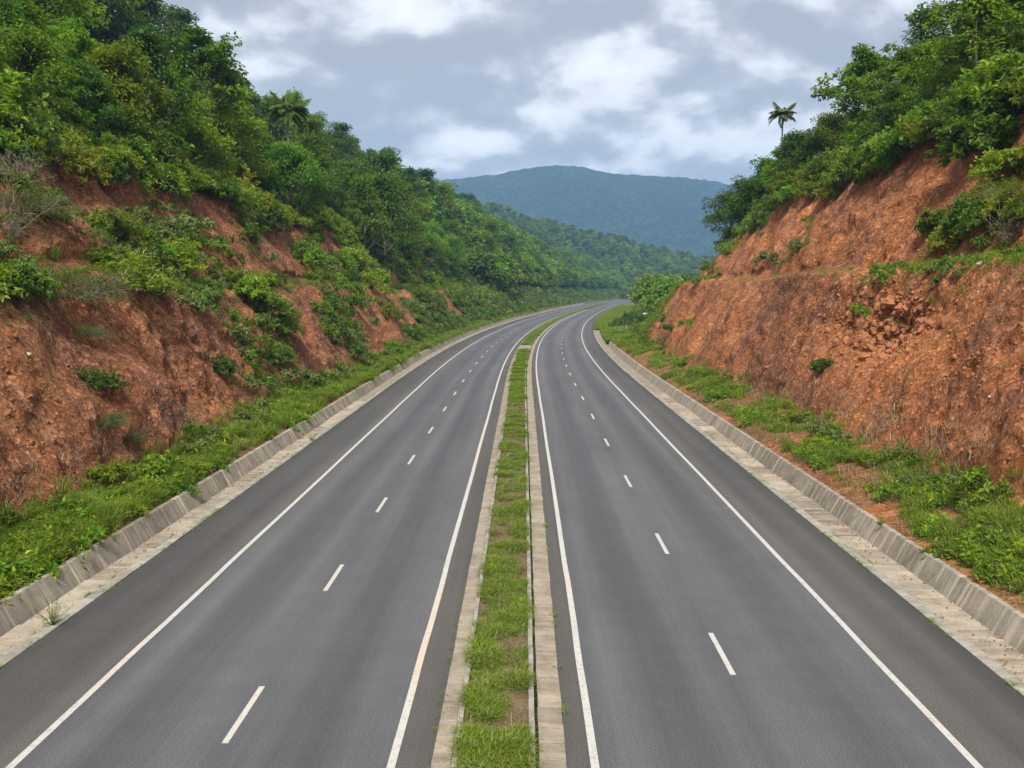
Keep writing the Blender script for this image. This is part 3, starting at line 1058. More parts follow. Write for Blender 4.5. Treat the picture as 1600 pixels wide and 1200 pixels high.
# ---------------------------------------------------------------- plant kinds
TREES = {
    'open': [grow_tree(21, 8.5, 3.9, .30, 11, 6, 75, .34, .6, .80, .7, (.05, -.03), .60, .16), grow_tree(22, 8.0, 4.0, .32, 11, 6, 70, .34, .6, .85, .7, (-.03, .04), .55, .15)],
    'round': [grow_tree(31, 6.2, 3.6, .06, 16, 5, 74, .31, .55, 1.0, .8, (0, 0), .75, .15), grow_tree(32, 6.8, 3.9, .08, 16, 5, 78, .33, .55, 1.05, .8, (.03, 0), .7, .16),
              grow_tree(33, 5.6, 3.4, .05, 15, 5, 74, .29, .5, .95, .8, (0, .03), .8, .13)],
    'tall': [grow_tree(23, 16.5, 4.6, .50, 12, 6, 75, .40, .60, .95, .72, (.07, .0), .62, .24)],
    'umbrella': [grow_tree(41, 8.0, 4.6, .50, 11, 6, 85, .34, .55, 1.0, .55, (.02, 0), .45, .16)],
    'slender': [grow_tree(51, 7.6, 2.6, .12, 14, 4, 70, .30, .5, .85, .9, (.02, .02), .9, .10)],
}
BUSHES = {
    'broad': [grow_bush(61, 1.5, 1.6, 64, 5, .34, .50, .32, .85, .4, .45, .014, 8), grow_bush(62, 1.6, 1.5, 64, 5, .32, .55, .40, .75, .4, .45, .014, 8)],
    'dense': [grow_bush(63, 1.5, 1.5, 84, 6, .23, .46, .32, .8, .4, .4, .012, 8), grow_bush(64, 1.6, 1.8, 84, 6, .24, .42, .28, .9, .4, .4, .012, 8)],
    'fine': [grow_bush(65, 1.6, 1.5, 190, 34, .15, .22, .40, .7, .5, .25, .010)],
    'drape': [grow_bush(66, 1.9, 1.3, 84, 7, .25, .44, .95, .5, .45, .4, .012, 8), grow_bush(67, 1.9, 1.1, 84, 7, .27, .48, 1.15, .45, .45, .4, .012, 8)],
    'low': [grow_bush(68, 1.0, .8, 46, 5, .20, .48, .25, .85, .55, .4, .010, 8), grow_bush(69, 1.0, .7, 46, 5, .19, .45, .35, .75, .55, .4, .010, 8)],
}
LEAF = {'mid': 'leaf_mid', 'bright': 'leaf_bright', 'dark': 'leaf_dark', 'grey': 'leaf_grey', 'yellow': 'leaf_yellow'}
_mesh = {}


def tree_meshes(kind, i, tone, bark):
    key = ('t', kind, i, tone, bark)
    if key not in _mesh:
        p = TREES[kind][i]
        a, b = ('tl', kind, i, tone), ('ts', kind, i, bark)
        if a not in _mesh:
            _mesh[a] = p.leaf_mesh('crown', M[LEAF[tone]])
        if b not in _mesh:
            _mesh[b] = p.stem_mesh('trunk', M[bark], 6)
        _mesh[key] = (_mesh[b], _mesh[a])
    return _mesh[key]


def plant_tree(kind, P, scale, label, group, tone='mid', bark='bark', i=None, rz=None, tilt=(0, 0), cat='tree', name='tree'):
    n = len(TREES[kind])
    i = int(rng.integers(n)) if i is None else i % n
    tr, cr_ = tree_meshes(kind, i, tone, bark)
    e = link(name, None, label=label, cat=cat, group=group)
    e.location = P
    e.scale = (scale, scale, scale * float(rng.uniform(.92, 1.08)))
    e.rotation_euler = (tilt[0], tilt[1], float(rng.uniform(0, 6.28)) if rz is None else rz)
    link('trunk', tr, e)
    link('crown', cr_, e)
    return e


def plant_bush(kind, P, scale, label, group, tone='mid', i=None, rz=None, parts=True, name='bush', cat='bush', stretch=1.0, tilt=(0, 0)):
    n = len(BUSHES[kind])
    i = int(rng.integers(n)) if i is None else i % n
    p = BUSHES[kind][i]
    rz = float(rng.uniform(0, 6.28)) if rz is None else rz
    if parts:
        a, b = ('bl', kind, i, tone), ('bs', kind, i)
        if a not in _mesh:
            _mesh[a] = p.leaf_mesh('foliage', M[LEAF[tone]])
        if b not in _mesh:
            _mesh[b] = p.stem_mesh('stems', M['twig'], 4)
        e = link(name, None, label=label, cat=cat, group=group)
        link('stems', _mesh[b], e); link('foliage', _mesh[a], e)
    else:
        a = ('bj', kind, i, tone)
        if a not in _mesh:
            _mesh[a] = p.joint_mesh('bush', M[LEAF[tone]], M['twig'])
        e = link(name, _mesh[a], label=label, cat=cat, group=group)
    e.location = P
    e.scale = (scale, scale, scale * stretch)
    e.rotation_euler = (tilt[0], tilt[1], rz)
    return e


def surf(side, s, v):
    return bank_at(BL if side == 'L' else BR, [s], [v])[0]

TREE_SPOTS = [
    ('L', 100.0, 4.80, 9.6, 'tall', 'mid', 'tall open-crowned tree leaning out against the sky on the left skyline'),
    ('L', 159.7, 6.62, 13.8, 'round', 'dark', 'dark dense tree with a bare trunk in shadow, left of the tall open-crowned tree'),
    ('L', 196.1, 6.94, 11.8, 'slender', 'dark', 'slim dark tree tucked between the shadowed trunk and the tall open-crowned tree'),
    ('L', 149.9, 6.75, 14.9, 'round', 'mid', 'big leafy tree at the top edge of the photo, above the left bank'),
    ('L', 84.8, 5.65, 10.5, 'round', 'bright', 'broad bright green tree filling the top left corner'),
    ('L', 149.3, 6.94, 16.8, 'open', 'mid', 'tree crown cut by the top edge, behind the bright tree in the corner'),
    ('L', 115.6, 3.92, 7.7, 'round', 'mid', 'bushy tree with two thin trunks at the edge of the left cut, below the palm'),
    ('L', 211.4, 6.62, 6.4, 'open', 'dark', 'small thin-crowned tree just left of the palm on the skyline'),
    ('L', 285.9, 6.94, 10.6, 'round', 'mid', 'rounded tree next right of the palm on the left skyline'),
    ('L', 271.9, 6.44, 10.9, 'round', 'dark', 'dark rounded tree on the left skyline, second right of the palm'),
    ('L', 349.6, 6.88, 14.6, 'umbrella', 'dark', 'layered tree standing above the left skyline midway to the mountain'),
    ('L', 388.2, 6.88, 13.0, 'round', 'mid', 'round tree just below the layered skyline trees'),
    ('L', 453.4, 6.88, 20.7, 'umbrella', 'dark', 'flat-topped tree on the left skyline where it meets the blue mountain'),
    ('L', 520.6, 6.81, 15.7, 'round', 'dark', 'dark tree below the mountain foot at the end of the left skyline'),
    ('L', 516.3, 6.19, 10.3, 'round', 'dark', 'small dark ball-shaped tree on the lower left skyline against the mountain'),
    ('L', 221.4, 5.46, 10.4, 'round', 'bright', 'light green tree among darker ones in the upper left forest'),
    ('R', 105.0, 5.15, 11.5, 'open', 'mid', 'large open tree with a forked pale trunk on the right crest'),
    ('R', 100.0, 5.45, 8.0, 'slender', 'dark', 'dark tree with a straight brown trunk right of the forked tree'),
    ('R', 133.9, 5.36, 6.5, 'round', 'dark', 'round dark tree beneath the small palm on the right crest'),
    ('R', 104.6, 4.00, 6.2, 'round', 'dark', 'broad dark tree left of the small palm on the right crest'),
    ('R', 140.0, 3.95, 8.6, 'round', 'dark', 'dark leafy tree at the far end of the right crest, before the mountain'),
    ('R', 131.0, 4.05, 6.6, 'round', 'mid', 'mid green tree beside the last dark tree on the right crest'),
    ('R', 101.7, 5.91, 7.9, 'open', 'dark', 'tall dark tree rising to the top right corner'),
    ('R', 109.3, 5.91, 5.6, 'slender', 'mid', 'thin tree with reddish leaf tips on the right skyline'),
    ('R', 98.5, 5.95, 10.1, 'round', 'mid', 'dense tree at the right edge of the photo, near the top'),
    ('R', 115.5, 5.86, 6.7, 'round', 'mid', 'rounded tree behind the right crest, below the tall dark corner tree'),
]
BUSH_SPOTS = [
    ('L', 46.6, 3.28, 4.0, 'fine', 'grey', 'dry grey-green shrub around the bare branches at the left edge'),
    ('L', 44.1, 1.90, 5.6, 'fine', 'grey', 'large feathery grey-green bush above the lower red face at left'),
    ('L', 40.0, 1.98, 3.2, 'broad', 'dark', 'dark broad-leaved bush at the left edge, above the bare red face'),
    ('L', 58.4, 3.90, 4.6, 'drape', 'yellow', 'yellowish bush hanging over the dry branches at left'),
    ('L', 73.2, 3.93, 7.2, 'drape', 'mid', 'green bush hanging over the upper left cut edge'),
    ('L', 68.5, 5.04, 7.6, 'dense', 'bright', 'bright bush on the left edge, below the corner tree'),
    ('L', 89.5, 5.46, 8.8, 'fine', 'mid', 'feathery bush in the middle of the upper left thicket'),
    ('L', 111.3, 5.54, 9.5, 'broad', 'mid', 'large-leaved bush directly below the shadowed trunk'),
    ('L', 107.2, 5.65, 7.0, 'broad', 'bright', 'bright leafy bush left of the shadowed trunk'),
    ('L', 115.6, 5.35, 8.4, 'drape', 'bright', 'bright drooping bush under the tall open-crowned tree'),
    ('L', 115.1, 5.04, 6.9, 'drape', 'mid', 'bush spilling over the left cut edge between tall tree and palm'),
    ('L', 98.2, 5.08, 5.8, 'drape', 'mid', 'low drooping bush on the bare upper left face edge'),
    ('L', 139.6, 5.69, 6.5, 'dense', 'yellow', 'olive bush right of the tall open-crowned tree'),
    ('L', 105.4, 3.38, 6.6, 'drape', 'mid', 'bush hanging below the two-trunk tree on the left cut'),
    ('L', 122.1, 3.35, 5.7, 'drape', 'bright', 'bright trailing bush right of the two-trunk tree'),
    ('L', 51.3, 1.95, 4.4, 'dense', 'yellow', 'olive bush in the gully right of the feathery grey bush'),
    ('L', 56.5, 3.27, 3.7, 'dense', 'mid', 'mid green bush in the gully under the upper left red strip'),
    ('L', 65.4, 3.10, 5.2, 'dense', 'bright', 'yellow-green bush halfway up the left cut'),
    ('L', 74.8, 1.73, 4.2, 'dense', 'mid', 'thick leafy bush in the middle of the left cut'),
    ('L', 76.7, 1.55, 4.1, 'dense', 'mid', 'leafy bush lower right in the thicket on the left cut'),
    ('L', 73.5, 1.90, 3.9, 'broad', 'bright', 'bright leafy bush at the top of the thicket on the left cut'),
    ('L', 71.1, 1.32, 2.9, 'dense', 'dark', 'dark bush at the lower end of the thicket on the left cut'),
    ('L', 58.6, 1.38, 2.4, 'dense', 'dark', 'dark bush alone on the lower left red face'),
    ('L', 41.1, 1.45, 2.0, 'dense', 'dark', 'dark bush growing out of the deep gully at left'),
    ('L', 39.7, 1.27, 1.9, 'fine', 'dark', 'thin dark shrub at the foot of the deep left gully'),
    ('L', 43.0, 1.70, 2.3, 'fine', 'grey', 'wispy shrub hanging at the head of the deep left gully'),
    ('L', 95.3, 1.17, 3.2, 'dense', 'dark', 'round dark bush near the toe of the left cut'),
    ('L', 116.6, 1.05, 3.5, 'dense', 'mid', 'green bush at the toe of the left cut, past the round dark one'),
    ('L', 108.1, 1.72, 3.6, 'low', 'mid', 'low bush in the middle of the far left face'),
    ('L', 93.8, 1.72, 3.1, 'low', 'bright', 'small bright bush on the red rib of the left cut'),
    ('L', 139.0, 1.20, 4.2, 'dense', 'mid', 'bush on the far lower part of the left cut'),
    ('L', 40.2, 1.02, 3.0, 'broad', 'bright', 'bright yellow-green bush at the foot of the left cut'),
    ('L', 37.8, 1.07, 2.1, 'low', 'bright', 'bright low bush left of the largest roadside bush'),
    ('L', 33.2, 0.86, 1.9, 'dense', 'mid', 'rounded green bush near the left edge, below the bare red face'),
    ('L', 41.9, 0.86, 2.3, 'broad', 'mid', 'leafy bush at the right end of the roadside bushes at left'),
    ('L', 28.5, 0.62, 2.2, 'low', 'bright', 'low bright bush by the near end of the left drain wall'),
    ('L', 31.9, 0.55, 2.0, 'low', 'mid', 'low green bush beside the left drain wall'),
    ('L', 41.2, 1.17, 1.5, 'fine', 'dark', 'small dark bush in the corner of the gully and the verge at left'),
    ('L', 68.5, 0.93, 2.8, 'low', 'bright', 'small bush on the verge under the thicket of the left cut'),
    ('R', 58.4, 3.64, 5.7, 'broad', 'mid', 'large-leaved bush hanging over the upper right cut'),
    ('R', 59.3, 3.94, 5.8, 'broad', 'bright', 'big bright bush at the right edge of the photo'),
    ('R', 54.1, 3.28, 3.9, 'drape', 'mid', 'trailing bush at the bare edge of the upper right face'),
    ('R', 50.0, 3.27, 3.9, 'fine', 'yellow', 'straggly bush above the bench at the right edge'),
    ('R', 65.0, 3.95, 3.4, 'drape', 'dark', 'dark bush under the trees at the top of the right face'),
    ('R', 92.0, 5.14, 5.1, 'drape', 'bright', 'feathery bright bush at the top of the right red face'),
    ('R', 92.0, 4.57, 4.8, 'drape', 'mid', 'bush on the right crest below the forked tree'),
    ('R', 94.6, 4.07, 4.3, 'dense', 'bright', 'bright bush on the right crest left of the forked tree'),
    ('R', 102.9, 3.97, 4.7, 'dense', 'bright', 'yellow-green bush on the right crest below the dark trees'),
    ('R', 112.4, 3.86, 4.0, 'dense', 'mid', 'mid green bush near the far end of the right crest'),
    ('R', 125.1, 3.17, 3.3, 'low', 'mid', 'low bush at the far end of the right bench'),
    ('R', 119.3, 3.84, 3.1, 'low', 'mid', 'small bush on the upper right face near its far end'),
    ('R', 122.7, 3.44, 2.8, 'low', 'bright', 'small bright bush on the streaked far end of the right face'),
    ('R', 56.5, 1.31, 1.6, 'dense', 'dark', 'lone dark bush on the bare lower right face'),
    ('R', 55.2, 0.94, 2.4, 'low', 'bright', 'green bush growing down the rill at the right verge'),
    ('R', 71.0, 0.38, 2.4, 'low', 'mid', 'low green bush on the right verge at mid distance'),
    ('R', 47.8, 0.62, 1.9, 'low', 'bright', 'bright low bush on the right verge beside the drain wall'),
    ('R', 115.5, 1.27, 2.0, 'low', 'dark', 'small dark bush on the streaked red face at far right'),
    ('R', 200, 1.0, 5.5, 'dense', 'dark', 'dark bush behind the green field where the road bends'),
    ('R', 205, 0.5, 4.6, 'dense', 'dark', 'darkest bush at the bend, nearest the road'),
    ('R', 195, 1.5, 5.5, 'dense', 'mid', 'bush between the field and the right bank'),
    ('R', 230, 0.9, 5.0, 'broad', 'mid', 'green bush at the back of the bend'),
    ('R', 170.9, 0.38, 2.9, 'low', 'mid', 'low bush in the green field inside the bend'),
    ('R', 148.0, 0.56, 2.6, 'low', 'dark', 'low dark bush at the field edge under the red face'),
    ('R', 114.6, 1.98, 2.3, 'low', 'bright', 'light bush where the right bench runs out'),
]

def span(plant):
    V = np.concatenate(plant.lv)
    q = np.percentile(np.hypot(V[:, 0], V[:, 1]), 93)
    return 2 * q


TREE_W = {k: [span(p) for p in v] for k, v in TREES.items()}
BUSH_W = {k: [span(p) for p in v] for k, v in BUSHES.items()}

# ---------------------------------------------------------------- plants one can point to
for n_, (sd_, s_, v_, w_, kind, tone, label) in enumerate(TREE_SPOTS):
    i = n_ % len(TREES[kind])
    w_ = min(w_, 15.0) * (1 if sd_ == 'L' or 'far end' in label or 'beside the last' in label else .82)
    plant_tree(kind, surf(sd_, s_, v_), w_ / TREE_W[kind][i], label, 'trees of the cutting that stand out', tone,
               'bark_pale' if 'pale' in label else 'bark', i)
for n_, (sd_, s_, v_, w_, kind, tone, label) in enumerate(BUSH_SPOTS):
    i = n_ % len(BUSHES[kind])
    tall = 1.35 if 'bend' in label else 1.0
    plant_bush(kind, surf(sd_, s_, v_), w_ / BUSH_W[kind][i], label, 'bushes of the cutting that stand out', tone, i, stretch=tall)


def pick(opts):
    return opts[int(rng.integers(len(opts)))]


TONE_WORD = dict(mid='green', bright='light green', dark='dark green', grey='grey-green', yellow='yellow-green')
SHAPE_WORD = dict(broad='large-leaved', dense='leafy', fine='feathery', drape='drooping', low='low', round='rounded', open='open-crowned',
                  slender='slim', umbrella='flat-topped', tall='tall')


def fill(side, n, s_rng, v_rng, what, kinds, tones, sizes, label, group, gap, keep=None, name=None):
    """individual plants spread over a region of one bank, nearer ones first, never closer than gap"""
    B = BL if side == 'L' else BR
    got = []
    for _ in range(n * 12):
        if len(got) >= n:
            break
        s = s_rng[0] + (s_rng[1] - s_rng[0]) * float(rng.random()) ** 1.25
        v = float(rng.uniform(*v_rng))
        if keep is not None and not keep(s, v):
            continue
        P = bank_at(B, [s], [v])[0]
        if any((P[0] - q[0]) ** 2 + (P[1] - q[1]) ** 2 + (P[2] - q[2]) ** 2 < gap * gap for q in got):
            continue
        got.append(P)
        w = float(rng.uniform(*sizes))
        kind, tone = pick(kinds), pick(tones)
        f = (s - s_rng[0]) / (s_rng[1] - s_rng[0])
        where = 'near end' if f < .22 else 'middle' if f < .55 else 'far end'
        big = 'large' if w > sizes[0] * .45 + sizes[1] * .55 else 'smaller'
        text = '%s %s %s %s, %s' % (big, TONE_WORD[tone], SHAPE_WORD[kind], label, where)
        if what == 'tree':
            i = int(rng.integers(len(TREES[kind])))
            plant_tree(kind, P, w / TREE_W[kind][i], text, group, tone, pick(['bark', 'bark', 'bark_pale']), i)
        else:
            i = int(rng.integers(len(BUSHES[kind])))
            plant_bush(kind, P, w / BUSH_W[kind][i], text, group, tone, i, parts=False, name=name or 'bush', cat=name or 'bush')


nz = lambda s, v, k: float(fbm(s * .06, v * 1.1, 0, 3, .5, 700 + k))
# left bank
fill('L', 105, (24, 170), (3.94, 4.42), 'bush', ['drape', 'drape', 'dense', 'broad'], ['mid', 'mid', 'bright', 'mid', 'dark', 'bright', 'yellow'], (2.4, 4.7),
     'shrub along the left crest', 'shrubs along the left crest', 1.5, name='shrub')
fill('L', 15, (28, 150), (2.05, 2.85), 'bush', ['dense', 'fine', 'low', 'broad'], ['mid', 'grey', 'mid', 'bright', 'yellow'], (1.6, 3.6),
     'bush on the left ledge', 'bushes on the left ledge', 1.5, lambda s, v: nz(s, v, 1) > -.35)
fill('L', 75, (34, 170), (4.3, 6.3), 'bush', ['dense', 'broad', 'broad', 'dense', 'drape'], ['mid', 'bright', 'mid', 'bright', 'yellow'], (4.0, 8.0),
     'bush in the left thicket', 'bushes in the left thicket', 2.2)
fill('L', 60, (50, 200), (4.5, 6.1), 'tree', ['round', 'open', 'round', 'slender'], ['mid', 'dark', 'mid', 'bright'], (5.0, 8.0),
     'tree in the left wood', 'trees in the wood on the left bank', 4.5, lambda s, v: s < 90 or v < 5.15)
fill('L', 95, (112, 330), (1.0, 4.0), 'bush', ['dense', 'low', 'drape', 'dense', 'broad'], ['mid', 'bright', 'bright', 'yellow', 'yellow', 'mid'], (2.4, 5.2),
     'bush on the far left cut', 'bushes on the far left cut', 2.2, lambda s, v: nz(s, v, 2) + (s - 200) / 170 + (v - 2.3) * .5 > -.15)
fill('L', 120, (150, 420), (3.2, 7.2), 'tree', ['round', 'round', 'open', 'umbrella', 'slender'], ['mid', 'dark', 'mid', 'dark', 'bright'], (7, 12),
     'tree on the far left slope', 'trees on the far left slope', 6.0, lambda s, v: s > 215 or v < 5.6)
# right bank
fill('R', 60, (40, 165), (3.90, 4.36), 'bush', ['drape', 'dense', 'broad', 'dense'], ['mid', 'bright', 'mid', 'bright', 'yellow'], (2.2, 4.3),
     'shrub along the right crest', 'shrubs along the right crest', 1.6, name='shrub')
fill('R', 11, (46, 60), (3.15, 3.95), 'bush', ['drape', 'broad', 'drape', 'dense'], ['mid', 'bright', 'mid', 'yellow'], (2.6, 4.2),
     'bush hanging down the upper right face', 'bushes on the upper right face', 1.3)
fill('R', 42, (45, 170), (4.3, 5.9), 'bush', ['dense', 'broad', 'fine', 'dense'], ['mid', 'bright', 'dark', 'mid'], (3.6, 6.5),
     'bush in the right thicket', 'bushes in the right thicket', 2.3)
fill('R', 40, (60, 190), (4.35, 5.5), 'tree', ['round', 'open', 'round', 'slender'], ['mid', 'dark', 'bright', 'mid'], (4.2, 6.6),
     'tree in the right wood', 'trees in the wood on the right bank', 4.5)
fill('R', 40, (172, 330), (.9, 5.0), 'bush', ['dense', 'dense', 'low', 'broad'], ['dark', 'mid', 'dark', 'bright'], (3.0, 6.5),
     'bush beyond the right bank', 'bushes beyond the right bank', 2.6)

# ---------------------------------------------------------------- palms
def frond(seed, L, lift, sag, leaflets=34):
    p = Plant(seed)
    r = p.r
    c = lambda t: np.array([L * t * (1 - .18 * t * sag), 0, L * (lift * t - sag * .75 * t * t)])
    p.stem([c(t) for t in np.linspace(0, 1, 7)], .035, .008)
    for sgn in (-1, 1):
        t = np.linspace(.14, 1, leaflets)
        pos = np.array([c(q) for q in t])
        d = np.stack([.55 + .3 * t, sgn * (1 - .35 * t), -.35 - .35 * r.random(leaflets)], -1)
        nn = np.stack([0 * t, -sgn * .25 + 0 * t, 1 + 0 * t], -1)
        ln = L * .34 * np.sin(np.pi * (.18 + .78 * t)) * r.uniform(.85, 1.1, leaflets)
        p.leaves(pos, d, nn, ln, .17 + 0 * t, .35 + .14 * r.normal(0, 1, leaflets), .1)
    return p


FRONDS = [frond(80 + k, 3.2, l, sg) for k, (l, sg) in enumerate(((.95, .55), (.6, .8), (.25, .85), (-.05, .8)))]


def plant_palm(P, scale, trunk_h, label, tone):
    e = link('palm_tree', None, label=label, cat='palm tree', group='palms on the skyline')
    e.location = P
    e.scale = (scale,) * 3
    tk = Plant(90)
    pts = [(0.10 * math.sin(z * .5), 0, z) for z in np.linspace(-.5, trunk_h, 9)]
    tk.stem(pts, .19, .13)
    link('trunk', tk.stem_mesh('trunk', M['bark_pale'], 8), e)
    ms_ = [f.joint_mesh('frond', M[LEAF[tone]], M['bark_pale']) for f in FRONDS]
    for k in range(26):
        o = link('frond', ms_[(0, 1, 1, 2, 2, 3)[k % 6]], e)
        o.location = (pts[-1][0], 0, trunk_h)
        o.rotation_euler = (float(rng.normal(0, .12)), float(rng.normal(0, .08)), k * 2.39996 + float(rng.normal(0, .15)))
    return e


plant_palm(surf('L', 125, 4.62), .98, 12.5, 'tall palm with drooping fronds on the left skyline', 'mid')
plant_palm(surf('R', 125, 4.6), .66, 18.6, 'small spiky palm showing above the dark trees on the right skyline', 'grey')

# ---------------------------------------------------------------- dry branching shrub at the left edge
def dry_shrub(seed, R, n):
    p = Plant(seed)
    r = p.r
    for i in range(n):
        az, el = r.uniform(0, 6.28), r.uniform(.35, 1.45)
        d = np.array([math.cos(az) * math.cos(el), math.sin(az) * math.cos(el), math.sin(el)])
        L = R * r.uniform(.6, 1.15)
        q = [np.zeros(3)]
        for k in range(5):
            q.append(q[-1] + d * L / 5 + r.normal(0, .10 * L / 2, 3))
        p.stem(q, .022, .006)
        for j in range(7):
            a = q[int(r.integers(1, 6))]
            dd = unit(d + r.normal(0, .9, 3)) * L * r.uniform(.15, .4)
            p.stem([a, a + dd * .5 + r.normal(0, .05, 3), a + dd + np.array([0, 0, -.08 * L])], .009, .003)
    n2 = n * 22
    d = unit(r.normal(0, 1, (n2, 3)))
    d[:, 2] = np.abs(d[:, 2])
    p.leaves(d * R * r.uniform(.4, 1.0, (n2, 1)), r.normal(0, 1, (n2, 3)), np.array([0, 0, 1.]) + r.normal(0, .5, (n2, 3)), .10 * r.uniform(.6, 1.2, n2), .035 + 0 * d[:, 0], .4 + .2 * r.normal(0, 1, n2))
    return p


for sd_, s_, v_, R_, n_, tx in (('L', 44.6, 3.10, 2.5, 34, 'bare tangle of pale dry branches at the left edge'), ('L', 47.5, 3.45, 1.9, 26, 'smaller bare shrub of grey twigs above the pale dry tangle'),
                                ('L', 54, 3.86, 1.7, 24, 'dry hanging roots and twigs under the upper left edge'), ('R', 48.5, 3.05, 1.6, 22, 'dry twiggy shrub on the bench at the right edge')):
    p = dry_shrub(int(s_ * 10), R_, n_)
    e = link('dry_shrub', None, label=tx, cat='dry shrub', group='dry shrubs')
    e.location = surf(sd_, s_, v_)
    link('branches', p.stem_mesh('branches', M['twig'], 4), e)
    link('foliage', p.leaf_mesh('foliage', M['leaf_grey']), e)

# ---------------------------------------------------------------- weeds in the gutter
for s_, u_, sc, tx in ((24.9, -12.66, 1.0, 'tall wispy weed growing from the left gutter, nearest the camera'), (56.5, -12.60, .62, 'small weed in the left gutter farther up the road'),
                       (33.8, 12.75, .5, 'tuft of grass on top of the right drain wall')):
    p = Plant(int(s_ * 7))
    r = p.r
    for i in range(30):
        az, el = r.uniform(0, 6.28), r.uniform(.5, 1.4)
        d = np.array([math.cos(az) * math.cos(el), math.sin(az) * math.cos(el), math.sin(el)])
        L = r.uniform(.35, 1.05) * sc
        q = [np.zeros(3), d * L * .5, d * L + np.array([0, 0, -.10 * L])]
        p.stem(q, .006, .002)
        m = 9
        t = r.uniform(.25, 1, m)[:, None]
        p.leaves(d * L * t, d + r.normal(0, .6, (m, 3)), np.array([0, 0, 1.]) + r.normal(0, .4, (m, 3)), .09 * sc * r.uniform(.6, 1.3, m), .018 + 0 * t[:, 0], .35 + .2 * r.normal(0, 1, m))
    x, y = road_xy(s_, u_)
    e = link('weed', None, label=tx, cat='weed', group='weeds at the road edge')
    e.location = (x, y, .0 if u_ < 0 else .6)
    link('stems', p.stem_mesh('stems', M['grass'], 4), e)
    link('foliage', p.leaf_mesh('foliage', M['grass']), e)

# ---------------------------------------------------------------- stones, litter, sign
def rock_mesh(name, seed, mat, sub=2, rough=.35, flat=.7):
    import bmesh
    bm = bmesh.new()
    bmesh.ops.create_icosphere(bm, subdivisions=sub, radius=1.0)
    V = np.array([v.co for v in bm.verts])
    n = fbm(V[:, 0] * 1.3 + seed, V[:, 1] * 1.3, V[:, 2] * 1.3, 3, .55, 800 + seed)
    cut = np.round((V + .2 * n[:, None]) * 1.6) / 1.6
    V = (V * .55 + cut * .45) * (1 + rough * n[:, None]) * np.array([1, .8, flat])
    for v, c in zip(bm.verts, V):
        v.co = c
    me = bpy.data.meshes.new(name)
    bm.to_mesh(me); bm.free()
    me.materials.append(mat)
    return me


M['clod_r'] = simple('red_clod', (.29, .115, .050), .95)
M['clod_l'] = simple('brown_clod', (.225, .095, .047), .95)
M['pale_stone'] = simple('pale_stone', (.40, .32, .25), .9)
for k, (s_, v_, r_, tx) in enumerate(((53.2, 1.80, .46, 'largest orange earth block in the slipped hollow under the right bench'), (55.0, 1.74, .36, 'orange earth block beside the largest one in the hollow'),
                                      (51.8, 1.70, .34, 'orange earth block low in the slipped hollow'), (56.8, 1.66, .30, 'small earth block at the far side of the slipped hollow'),
                                      (50.4, 1.86, .33, 'earth block just under the bench edge above the hollow'), (57.8, 1.80, .28, 'earth block near the dark rill beside the hollow'))):
    o = link('earth_block', rock_mesh('earth_block', k + 3, M['clod_r'], 3, .4), label=tx, cat='earth block', group='earth blocks in the slipped hollow')
    o.location = surf('R', s_, v_); o.scale = (r_ * 1.2, r_, r_ * .9); o.rotation_euler = (k, k * 1.7, k * 2.3)
for k, (sd_, s_, v_, r_, tx) in enumerate((('R', 44.6, 2.0, .20, 'pale stone on the edge of the right bench'), ('L', 36.6, 1.62, .13, 'white stone low on the nearest left red face'),
                                           ('R', 36.5, 1.36, .10, 'pale pebble on the lower right face'), ('L', 50.3, 1.62, .10, 'whitish stone on the second red face at left'))):
    o = link('stone', rock_mesh('stone', k + 20, M['pale_stone'], 2), label=tx, cat='stone', group='pale stones on the banks')
    o.location = surf(sd_, s_, v_); o.scale = (r_ * 1.1, r_ * .7, r_ * .7)
x, y = road_xy(32.6, 13.7)
lit = link('litter', rock_mesh('litter', 31, M['white'], 2, .3, .4), label='scrap of white litter on the grass behind the right drain wall', cat='litter')
zz_ = bank_at(BR, [32.6], [.22])[0]
lit.location = zz_ + np.array([0, 0, .07]); lit.scale = (.20, .13, .12)
for k, (s_, v_, r_, tx) in enumerate(((214, 1.2, .95, 'rounded white boulder among the bushes at the bend'), (207, 2.2, .7, 'flat whitish rock to the right of the rounded white boulder'))):
    o = link('boulder', rock_mesh('boulder', k + 40, M['white'], 2, .2), label=tx, cat='boulder', group='white rocks at the bend')
    o.location = surf('R', s_, v_) + np.array([0, 0, 2.0]) * (1 - .4 * k); o.scale = (r_ * .6 * (1 + k), r_ * .6, r_ * .55)
# marker post in the field inside the bend
P = surf('R', 176, .55)
e = link('marker_post', None, label='small dark marker post in the green field inside the bend', cat='post')
e.location = P
import bmesh


def box_mesh(name, sx, sy, z0, z1, mat, bev=.01):
    bm = bmesh.new()
    bmesh.ops.create_cube(bm, size=1)
    for v in bm.verts:
        v.co = (v.co.x * sx, v.co.y * sy, z0 + (v.co.z + .5) * (z1 - z0))
    bmesh.ops.bevel(bm, geom=bm.edges[:], offset=bev, segments=1, affect='EDGES')
    me = bpy.data.meshes.new(name)
    bm.to_mesh(me); bm.free()
    me.materials.append(mat)
    return me


link('post', box_mesh('post', .12, .12, -.3, 1.3, M['mortar']), e)
link('plate', box_mesh('plate', .42, .06, 1.3, 1.95, M['dark_post']), e)

